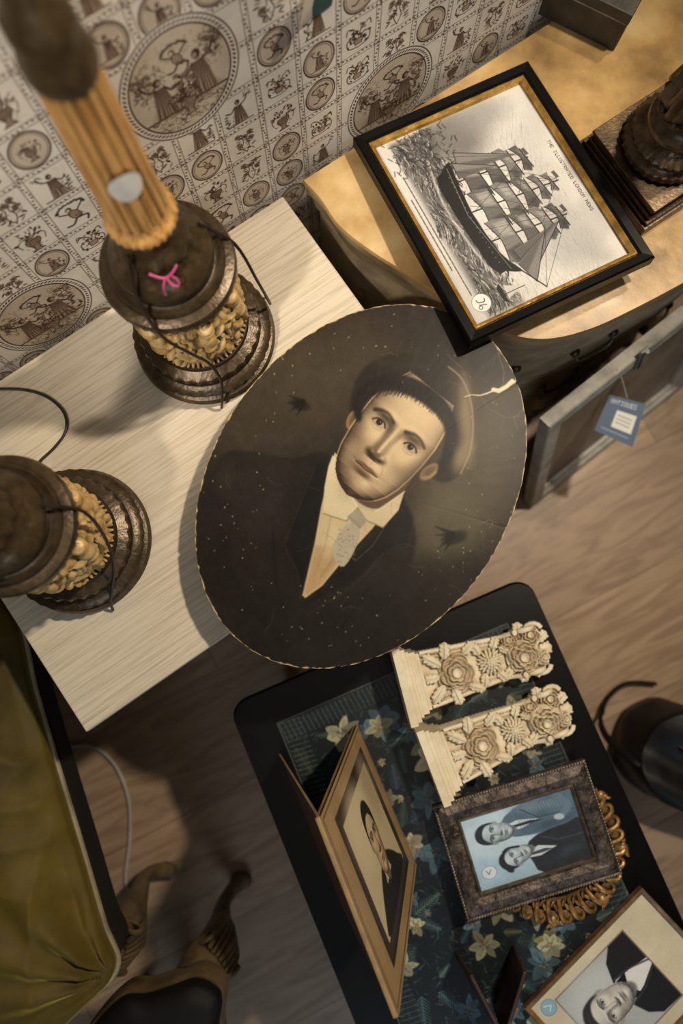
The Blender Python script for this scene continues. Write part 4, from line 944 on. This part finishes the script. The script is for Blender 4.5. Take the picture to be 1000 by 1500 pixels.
# ================================================================ SILVER FRAME with blue-toned photo
cv=Cv(0,0,172,128,.75,(158,188,208))
cv.ell(20,20,60,60,0,(190,214,228),60,.8); cv.ell(60,60,50,16,0,(196,218,230),30,.8)
cv.poly([(56,26),(80,8),(120,-4),(175,-4),(175,66),(120,62),(86,58),(62,50)],(80,104,124),3,1,2)
cv.poly([(58,32),(82,28),(112,36),(86,44),(62,44)],(196,212,222),1.5); cv.poly([(64,35),(100,35),(120,40),(98,40),(66,39)],(30,38,48),1.3)
cv.ell(120,16,40,8,10,(116,142,160),12,.7); cv.ell(140,50,30,7,-5,(50,68,84),10,.7)
for q_ in range(22): cv.line([(80+q_*4.4,6+q_%3*3),(86+q_*4.4,56)],.8,(56,78,96),2.4,.5)
cv.line([(90,12),(112,34),(170,38)],1.6,(38,54,68),2,.9); cv.line([(118,2),(140,-2),(160,30),(140,44)],10,(98,124,144),5,.8,4); cv.ell(142,44,8,5,20,(170,186,196),3)
cv.poly([(82,78),(104,62),(150,58),(175,58),(175,130),(100,130),(86,106)],(22,29,38),3,1,2)
cv.poly([(80,86),(100,80),(126,90),(100,98),(82,96)],(190,204,212),1.5); cv.poly([(84,89),(108,88),(120,92),(104,94),(84,93)],(56,66,76),1.3)
cv.line([(106,66),(130,80),(168,82)],1.5,(60,76,90),3,.9); cv.ell(140,104,22,8,-10,(42,54,66),12,.6)
small_face(cv,42,38,1.65,-80,(180,198,208),(26,34,44),(24,30,38))
small_face(cv,62,88,1.5,-104,(184,202,212),(22,28,36),(24,30,38))
cv.line([(48,74),(56,70),(72,72)],3.4,(22,28,36),2,1,3); cv.ell(50,104,8,5,60,(22,28,36),3)
cv.ell(20,100,11,11,0,(204,216,224),1.3); cv.ell(20,100,11,11,0,(110,130,145),1,.8,1); cv.line([(16,96),(19,103),(23,96)],1.2,(80,90,110),1,.9)
cv.im+=(fnoise(cv.h,cv.w,10,9)-.5)[...,None]*30; cv.grain(4,8)
m_sil=mat('tarnished_silver',(40,31,26),(104,92,82),55,.42,.45,.6,160,ramp=(.38,.66),dirt=(26,20,16),dirtd=.006,c3=(138,126,114))
m_sil2=mat('silver_bead',(92,80,70),(140,128,112),80,.35,.6,.2)
TL=P(632,1178,.446);TR=P(852,1110,.446);BL=P(682,1346,.452)
e,ex,ey,n_,w,h=frame('framed_couple_photo',TL,TR,BL,[(0,0),(0,.014),(.002,.016),(.004,.0145),(.007,.0155),(.018,.0185),(.028,.0155),(.030,.0135),(.032,.0155),(.0345,.0125),(.0345,.009)],[0,1,1,0,0,0,0,1,1,1],[m_sil,m_sil2],cv,.0095,.0345,m_prt,0)
mb=MB()
for s0,s1,ln in((TL,ex,w),(TL+ey*h,ex,w),(TL,ey,h),(TL+ex*w,ey,h)):
    k=int(ln/.0045); inn=(TL+ex*w/2+ey*h/2)-(s0+s1*ln/2); inn.normalize()
    for i in range(k+1): mb.ball(s0+s1*(ln*i/k)*.98+s1*.001+inn*.0022+n_*.0165,.0018,0,None,6)
mb.build('bead_edge',[m_sil2],e)

# ================================================================ FRAMED BOW-TIE PORTRAIT
cv=Cv(0,0,170,244,.8,(206,194,166))
cv.im*=(.88+.2*fnoise(cv.h,cv.w,5,12))[...,None]
cv.poly([(20,36),(152,36),(152,184),(20,184)],(120,108,84),1.5); cv.poly([(22,38),(150,38),(150,182),(22,182)],(170,176,174),1.5)
cv.ell(110,90,40,50,0,(196,202,200),40,.8); cv.ell(40,60,30,30,0,(140,148,148),40,.6)
def ins(p): return [(min(max(a,22),150),min(max(b_,38),182)) for a,b_ in p]
cv.poly(ins([(66,118),(40,128),(24,146),(22,182),(150,182),(150,150),(134,130),(106,118),(86,140)]),(26,26,28),2.5)
cv.poly([(70,116),(66,124),(72,150),(86,182),(98,182),(104,150),(107,124),(102,116),(86,128)],(222,222,216),1.5)
cv.poly([(86,131),(68,122),(67,142)],(14,14,16),1.3); cv.poly([(86,131),(105,122),(106,142)],(14,14,16),1.3); cv.ell(86,132,4,4,0,(14,14,16),1)
cv.line([(64,122),(68,150),(84,182)],3,(56,56,60),2,.8); cv.line([(109,122),(106,150),(94,182)],3,(56,56,60),2,.8)
small_face(cv,86,86,2.55,4,(204,200,190),(46,44,44),(40,38,38))
cv.ell(150,22,12,12,0,(136,176,194),1.3); cv.ell(150,22,12,12,0,(90,120,130),1,.8,1); cv.line([(145,20),(150,27),(156,17)],1.2,(230,240,240),1,1)
cv.grain(4,3)
m_wf=mat('walnut_frame',(84,62,36),(128,100,64),40,.4,0,.1)
A1=P(765,1472,ZB+.004);B1=P(936,1296,ZB+.004)
d=(B1-A1); pr=Vector((d.y,-d.x,0)).normalized()*d.length*.70
e,ex,ey,n_,w,h=frame('framed_bowtie_portrait',A1,B1,A1+pr,[(0,0),(0,.012),(.002,.0135),(.006,.0125),(.0075,.010),(.0075,.008)],[0]*5,[m_wf],cv,.0085,.0075,m_prt,3)

# ================================================================ LEATHER CASE
m_lea=mat('brown_leather',(40,25,19),(64,42,32),40,.45,0,.3,120)
mb=MB()
def stand(mb,a,b_,lean,hgt,th):
    d=(b_-a).normalized(); n_=Vector((d.y,-d.x,0)); up=Vector((0,0,hgt))+n_*lean
    mb.hexa([a,b_,b_+n_*th,a+n_*th],[a+up,b_+up,b_+up+n_*th,a+up+n_*th],0)
a=P(668,1392,ZB+.004); b1=P(716,1482,ZB+.004); c=P(756,1386,ZB+.004)
stand(mb,a,b1,-.012,.085,.006); stand(mb,c,b1+Vector((.012,.004,0)),.004,.085,.006)
mb.build('leather_photo_case',[m_lea,m_blk],None,.0015)

# ================================================================ LEANING CABINET DOOR + TAG
m_gr=mat('grey_worn_paint',(106,103,96),(164,161,150),16,.5,0,.3,60,(1,1,1),0,ramp=(.3,.6))
m_gp=mat('grey_panel',(86,80,70),(116,108,94),10,.4)
TLd=P(790,612,.42); TRd=P(1085,378,.42); BLd=P(832,682,.0)
ex,ey,n_,w,h=basis(TLd,TRd,BLd)
if n_.z<0: n_=-n_
cd=empty('cabinet_door',(TLd+TRd)/2-Vector((0,0,.42)))
mb=MB(); sweep(mb,TLd,ex,ey,n_,w,h,[(0,0),(0,.022),(.003,.024),(.030,.024),(.033,.018),(.040,.014),(.042,.006)],[0]*6); mb.build('stile_frame',[m_gr],cd,.001)
i=.040; mb=MB(); mb.hexa([TLd+ex*i+ey*i,TLd+ex*(w-i)+ey*i,TLd+ex*(w-i)+ey*(h-i),TLd+ex*i+ey*(h-i)],[p+n_*.008 for p in(TLd+ex*i+ey*i,TLd+ex*(w-i)+ey*i,TLd+ex*(w-i)+ey*(h-i),TLd+ex*i+ey*(h-i))]); mb.build('panel',[m_gp],cd)
m_steel=mat('steel_hinge',(110,112,112),(160,160,156),60,.35,.7,.2)
mb=MB(); Mh=fr(TLd+ex*.205+ey*.012+n_*.026,ex,ey,n_); mb.box((0,0,0),(.02,.06,.006),0,Mh); mb.tube([(0,-.03,.005),(0,.03,.005)],.005,10,0,Mh,1); mb.build('hinge',[m_steel],cd,.001)
cv=Cv(0,0,60,56,.8,(88,104,124)); cv.poly([(20,18),(52,18),(52,42),(20,42)],(220,218,208),1); text(cv,'ANTIQUES',6,5,.85,(210,214,218))
for q_ in(24,29,34): cv.line([(24,q_),(46,q_+1)],1.3,(120,120,120),1,.8)
cv.line([(8,48),(50,48)],1.6,(160,170,180),1,.8)
o=picture('price_tag_card',cv,[P(*p,z_) for p,z_ in(((893,578),.32),((946,592),.31),((926,655),.285),((870,630),.30))],vmat('tag_print',.5,.2,.02),cd)
mb=MB(); mb.tube([P(918,583,.318),P(912,560,.37),P(905,540,.43)],.0008,6); mb.build('tag_string',[m_lab],cd)

# ================================================================ STATUETTE
m_sta=mat('patinated_bronze',(66,51,34),(100,80,55),70,.34,.5,.12,180,dirt=(24,17,10),dirtd=.014,c3=(146,120,84))
sx=P(846,208,ZD+.02); sy=P(944,338,ZD+.02); ed=(sy-sx); SL=ed.length; sd=ed.normalized(); sn=Vector((-sd.y,sd.x,0))
if sn.x<0: sn=-sn
ctr=(sx+sy)/2+sn*SL/2; ctr.z=ZD
st=empty('bronze_statuette',ctr); Ms=fr(ctr,sd,sn,Vector((0,0,1)))
mb=MB()
for z0,z1,k in((0,.020,1),(.020,.026,.95),(.026,.034,.90),(.034,.046,.86),(.046,.050,.90)):
    mb.box((0,0,(z0+z1)/2),(SL*k,SL*k,z1-z0),0,Ms)
for q in range(26):
    for s_ in(-1,1):
        t=(q/25-.5)*SL*.92; mb.ball((t,s_*SL*.462,.0235),.0028,0,Ms,8); mb.ball((s_*SL*.462,t,.0235),.0028,0,Ms,8)
mb.build('plinth',[m_sta],st,.0015)
mb=MB()
mb.lathe([(.052,.049),(.060,.051),(.063,.057),(.061,.064),(.055,.067),(.053,.071),(.057,.075),(.058,.081),(.053,.087),(.046,.090),(.043,.096),(.046,.101),(.045,.107),(.038,.112),(.032,.120),(.032,.128)],110,0,Ms,lambda a,z:(.0014*math.sin(30*a) if .051<z<.066 or .074<z<.088 else 0))
zz_=[.124+i*.007 for i in range(24)]
rr_=[float(np.interp(z,[.124,.135,.15,.19,.235,.262,.285],[.034,.042,.040,.034,.031,.026,.021])) for z in zz_]
mb.lathe(list(zip(rr_,zz_))+[(.024,.305),(.029,.325),(.030,.345),(.024,.362),(.010,.372),(.009,.385),(.004,.39)],120,0,Ms,lambda a,z:(.0040*math.sin(9*a+z*26)+.0016*math.sin(19*a-z*30))*(1 if z<.285 else .2))
mb.ball((0,0,.405),(.018,.017,.023),0,Ms,16); mb.ball((0,.006,.412),(.020,.018,.022),0,Ms,16)
for s_ in(-1,1): mb.tube([(s_*.028,0,.35),(s_*.046,-.012,.315),(s_*.036,-.034,.30),(s_*.012,-.04,.305)],[.010,.0085,.007,.006],8,0,Ms)
for q in range(9): mb.ball((.036*math.cos(q*.7),.036*math.sin(q*.7),.130+.003*(q%3)),(.010,.007,.006),0,Ms,10,Matrix.Rotation(q*.7,4,'Z'))
mb.build('figure',[m_sta],st)
m_dk=mat('dark_leathercloth',(46,44,38),(70,66,56),30,.5,0,.3,90)
m_fab=mat('box_trim',(120,112,92),(170,160,136),50,.5)
b0=P(790,-44,ZD+.07); b1=P(925,22,ZD+.07); dd=(b1-b0); BLn=dd.length; dd=dd.normalized(); bn2=Vector((-dd.y,dd.x,0))
cb=b0+dd*BLn/2; cb.z=ZD
mb=MB(); Mx=fr(cb+bn2*.045,dd,bn2,Vector((0,0,1))); mb.box((0,0,.026),(BLn,.09,.052),0,Mx); mb.box((0,0,.062),(BLn+.004,.094,.018),0,Mx); mb.box((0,-.046,.053),(BLn*.98,.003,.003),1,Mx)
mb.build('jewellery_box',[m_dk,m_fab],None,.003)

# ================================================================ CHAIRS
m_vel=mat('olive_velvet',(46,38,10),(100,84,28),5,.65,0,.35,30,(1,1,1),0,ramp=(.3,.68),sheen=.6,spec=.25)
m_pip=mat('seat_rail_wood',(110,100,76),(150,138,108),20,.5,0,.2)
m_dst=mat('chair_underside',(16,13,10),(26,21,15),20,.7)
m_leg=mat('carved_leg_wood',(66,54,34),(110,94,64),18,.42,0,.25,60,dirt=(28,21,12),dirtd=.014)
def cab_leg(mb,x,y,dirv,top,kk=1.0):
    d=Vector(dirv).normalized(); b_=Vector((x,y,0)); w_=Vector((-d.y,d.x,0))
    mb.tube([b_+d*o_+Vector((0,0,z_)) for o_,z_ in((-.014,top),(.006,top-.05),(.014,top-.12),(.004,.19),(-.008,.10),(-.004,.05),(.012,.025),(.034,.012))],[.034*kk,.040*kk,.031*kk,.021*kk,.0145,.0135,.016,.014],14,0)
    mb.ball(b_+d*.020+Vector((0,0,.013)),(.024,.018,.013),0,None,12)
    for q in range(7):
        s_=(q-3); mb.tube([b_+d*.036*kk+w_*.009*s_+Vector((0,0,top-.02)),b_+d*(.052-.003*abs(s_))*kk+w_*.0085*s_+Vector((0,0,top-.07)),b_+d*(.044-.002*abs(s_))*kk+w_*.005*s_+Vector((0,0,top-.13)),b_+d*.026+w_*.002*s_+Vector((0,0,top-.19))],[.004,.0065,.0045,.002],8,0)
    for s_ in(-1,1):
        pts=[b_+d*(.03+.016*math.cos(t))+w_*s_*.034*kk+Vector((0,0,top-.05+.016*math.sin(t))) for t in np.linspace(0,7,16)]
        mb.tube(pts,[.005,.002],6,0,None,1)
ZS=.47
ol=[(12,895),(44,1015),(76,1125),(112,1245),(146,1362),(166,1424),(120,1478),(20,1560),(-150,1640),(-330,1560),(-390,1350),(-330,1080),(-180,900),(-60,850)]
pts=cat([P(a,b_,ZS) for a,b_ in ol],14,True)
cc=sum(pts,Vector())/len(pts)
ch=empty('velvet_chair',(cc.x,cc.y,0))
mb=MB(); pp=[(p.x,p.y) for p in pts]
lv=[(ZS-.05,.95),(ZS-.03,.985),(ZS-.01,1.0),(ZS+.006,.998)]
for k in range(1,80):
    t=k/79; lv.append((ZS+.006+.062*math.sin(min(1,t*1.9)*math.pi/2)**.9,.998-.975*t))
mb.prism(pp,0,0,0,None,lv); o=mb.build('cushion',[m_vel],ch,0,80)
corner=P(166,1424,ZS)-Vector((cc.x,cc.y,0))
for v__ in o.data.vertices:
    x,y,z=v__.co; f_=max(0,min(1,(z-ZS+.0)/.03))
    dx,dy=x-corner.x,y-corner.y; dist_=math.hypot(dx,dy); an_=math.atan2(dy,dx)
    fold=.013*math.sin(an_*13+3*math.sin(8*dist_))*math.exp(-dist_/.2)*min(1,dist_/.03)
    s1=math.sin(21*x+30*y+2.2*math.sin(13*y-6*x)+1.5*math.sin(19*x)); rd=(1-abs(s1))**1.6
    s2=math.sin(34*x-16*y+2.0*math.sin(9*y+8*x)); rd2=(1-abs(s2))**2
    v__.co.z+= (fold+.011*rd*(.5+.5*math.sin(7*y+4*x))+.006*rd2*(.5+.5*math.sin(9*x-6*y))-.006+.010*math.sin(16*x+9*y+2*math.sin(7*y))*math.sin(11*y-5*x))*f_
mb=MB(); mb.prism(pp,0,0,1,None,[(ZS-.11,.955),(ZS-.105,.970),(ZS-.06,.97),(ZS-.05,.985),(ZS-.045,.985)])
mb.tube([Vector((p.x,p.y,ZS-.022)) for p in pts],.0048,8,0,None,1,True)
mb.build('seat_rail',[m_pip,m_dst],ch)
mb=MB()
f1=P(241,1266,0.0); cab_leg(mb,f1.x-.012,f1.y,(.8,-.3,0),ZS-.07)
for px,py in((-40,960),(-330,1500),(-250,1000)):
    q=P(px,py,ZS); q=cc+(q-cc)*.85; cab_leg(mb,q.x,q.y,(q-cc).to_tuple()[:2]+(0,),ZS-.07)
mb.build('legs',[m_leg],ch)
mb=MB()
bp0=cc+Vector((-.26,.02,0))
Mk=fr(Vector((bp0.x,bp0.y,0)),Vector((.0,1,0)),Vector((-1,0,0)),Vector((0,0,1)))
mb.prism(rrect(-.19,ZS+.03,.19,ZS+.42,.12,8),-.03,.03,0,Mk@Matrix.Rotation(math.radians(90),4,'X'),[(-.03,.9),(-.018,1),(.018,1),(.03,.9)]); mb.build('backrest',[m_vel],ch,0,60)
ZS2=.44
m_blv=mat('black_leather_seat',(8,8,8),(15,14,13),30,.65,0,.2,spec=.25)
ol=[(172,1458),(215,1450),(258,1436),(292,1426),(322,1440),(330,1462),(326,1520),(352,1640),(300,1720),(120,1740),(60,1650),(112,1530)]
pts=cat([P(a,b_,ZS2) for a,b_ in ol],5,True); cc2=sum(pts,Vector())/len(pts); pp=[(p.x,p.y) for p in pts]
c2=empty('side_chair',(cc2.x,cc2.y,0))
mb=MB(); mb.prism(pp,0,0,0,None,[(ZS2-.05,.97),(ZS2-.04,.99),(ZS2-.01,1.0),(ZS2,.985)]); mb.build('seat_rail',[m_leg],c2)
mb=MB(); mb.prism(pp,0,0,0,None,[(ZS2-.002,.95),(ZS2+.012,.95),(ZS2+.024,.92),(ZS2+.032,.75),(ZS2+.035,.4),(ZS2+.036,.05)]); mb.build('seat_pad',[m_blv],c2,0,80)
mb=MB(); f2=P(345,1288,0); cab_leg(mb,f2.x-.004,f2.y-.01,(.6,.4,0),ZS2-.045)
for px,py in((90,1700),(190,1700)):
    q=P(px,py,ZS2); q=cc2+(q-cc2)*.85; cab_leg(mb,q.x,q.y,(q.x-cc2.x,q.y-cc2.y,0),ZS2-.045,.8)
q=P(320,1690,ZS2); q=cc2+(q-cc2)*.8; cab_leg(mb,q.x-.06,q.y-.03,(-.1,-.3,0),ZS2-.045,.8)
mb.build('legs',[m_leg],c2)
mb=MB(); q1=P(110,1735,ZS2); q2=P(310,1725,ZS2); top=Vector((0,-.05,.42))
mb.tube([q1,q1+top*.5,q1+top],.014,10,0); mb.tube([q2,q2+top*.5,q2+top],.014,10,0); mb.tube([q1+top,(q1+q2)/2+top+Vector((0,0,.03)),q2+top],.018,10,0); mb.tube([q1+top*.5,(q1+q2)/2+top*.5,q2+top*.5],.012,10,0)
mb.build('chair_back',[m_leg],c2)
m_wc=mat('white_cable',(150,146,138),(170,166,158),30,.5)
mb=MB()
mb.tube([P(*p,.006) for p in((60,1108),(95,1096),(135,1094),(168,1120),(188,1170),(190,1230),(184,1290),(200,1330))],.0038,8)
mb.tube([P(*p,.010) for p in((70,1180),(105,1182),(126,1205),(130,1245),(118,1285),(90,1310))],.0038,8)
mb.build('extension_cord',[m_wc])
# ================================================================ HANDBAG (slouchy black leather)
m_bag=mat('black_bag_leather',(7,7,8),(15,14,15),30,.5,0,.4,40,spec=.28)
hb=P(1000,1115,.0); mb=MB(); T=Matrix.Translation((hb.x+.01,hb.y,0))@Matrix.Rotation(-.45,4,'Z')
lvb=[(0,.92)]+[(.008+.135*math.sin(k/30*math.pi/2),1.04-.1*(k/30)**2) for k in range(31)]+[(.146+.006*k/10,.92-.09*k) for k in range(1,10)]
mb.prism([tuple(p[:2]) for p in cat([(x,y,0) for x,y in((-.15,-.06),(-.08,-.095),(.03,-.085),(.13,-.10),(.21,-.07),(.225,.0),(.20,.07),(.10,.095),(.0,.082),(-.10,.095),(-.155,.05),(-.165,.0))],8,True)],0,0,0,T,lvb)
mb.tube([(-.12,-.082,.09),(0,-.096,.095),(.15,-.09,.09)],.003,8,0,T)
mb.tube([(-.13,.02,.135),(-.04,.006,.158),(.06,.012,.160),(.18,.0,.140)],.006,8,0,T)
mb.tube([(-.10,-.03,.14),(-.16,-.045,.13),(-.205,-.02,.06),(-.215,.03,.012),(-.19,.09,.010),(-.13,.12,.010)],.008,10,0,T,6,False,.45)
o=mb.build('leather_handbag',[m_bag],None,0,60)
for v__ in o.data.vertices:
    x,y,z=v__.co
    if z>.03: v__.co.z+=.012*math.sin(28*x+18*y+2*math.sin(20*y))*(z/.15); v__.co.x+=.005*math.sin(40*z+30*y)

# ================================================================ LIGHTS
def area(name,loc,tgt,en,size,col,sy=None):
    L=bpy.data.lights.new(name,'AREA'); L.energy=en; L.size=size; L.color=col
    if sy: L.shape='RECTANGLE'; L.size_y=sy
    o=bpy.data.objects.new(name,L); o.location=loc; o.rotation_euler=(Vector(tgt)-Vector(loc)).to_track_quat('-Z','Y').to_euler(); sc.collection.objects.link(o); return o
def spot(name,loc,tgt,en,ang,col,rad=.05,blend=.5):
    L=bpy.data.lights.new(name,'SPOT'); L.energy=en; L.spot_size=math.radians(ang); L.color=col; L.shadow_soft_size=rad; L.spot_blend=blend
    o=bpy.data.objects.new(name,L); o.location=loc; o.rotation_euler=(Vector(tgt)-Vector(loc)).to_track_quat('-Z','Y').to_euler(); sc.collection.objects.link(o); return o
spot('ceiling_spot_warm',(.82,.72,2.42),(.0,-.06,.5),150,64,(1,.86,.68),.05,.75)
wa_,wz_=wallhit(205,205)
spot('ceiling_spot_wall',(-.60,-.50,2.35),wl(wa_,0,wz_-.1),88,29,(1,.89,.75),.05,.9)
spot('ceiling_spot_commode',wl(1.75,.12,2.4),wl(1.15,.26,.63),50,38,(1,.84,.62),.05,.8)
area('ceiling_panel',(.2,-.5,2.6),(.1,-.1,0),3,1.4,(1,.93,.84))
area('shop_window',(.3,-2.4,1.9),(.1,-.2,.4),14,1.2,(.70,.84,1),1.0)
w=bpy.data.worlds.new('world'); sc.world=w; w.use_nodes=True
w.node_tree.nodes['Background'].inputs[0].default_value=(*lin((150,136,114)),1); w.node_tree.nodes['Background'].inputs[1].default_value=.055
# ================================================================ CAMERA
c=bpy.data.cameras.new('camera'); co=bpy.data.objects.new('camera',c); sc.collection.objects.link(co)
co.location=(0,0,CZ); co.rotation_euler=(TH,0,0); c.sensor_width=36; c.lens=36*F/1500; c.clip_start=.02
c.dof.use_dof=True; c.dof.focus_distance=1.0; c.dof.aperture_fstop=2.0
sc.camera=co
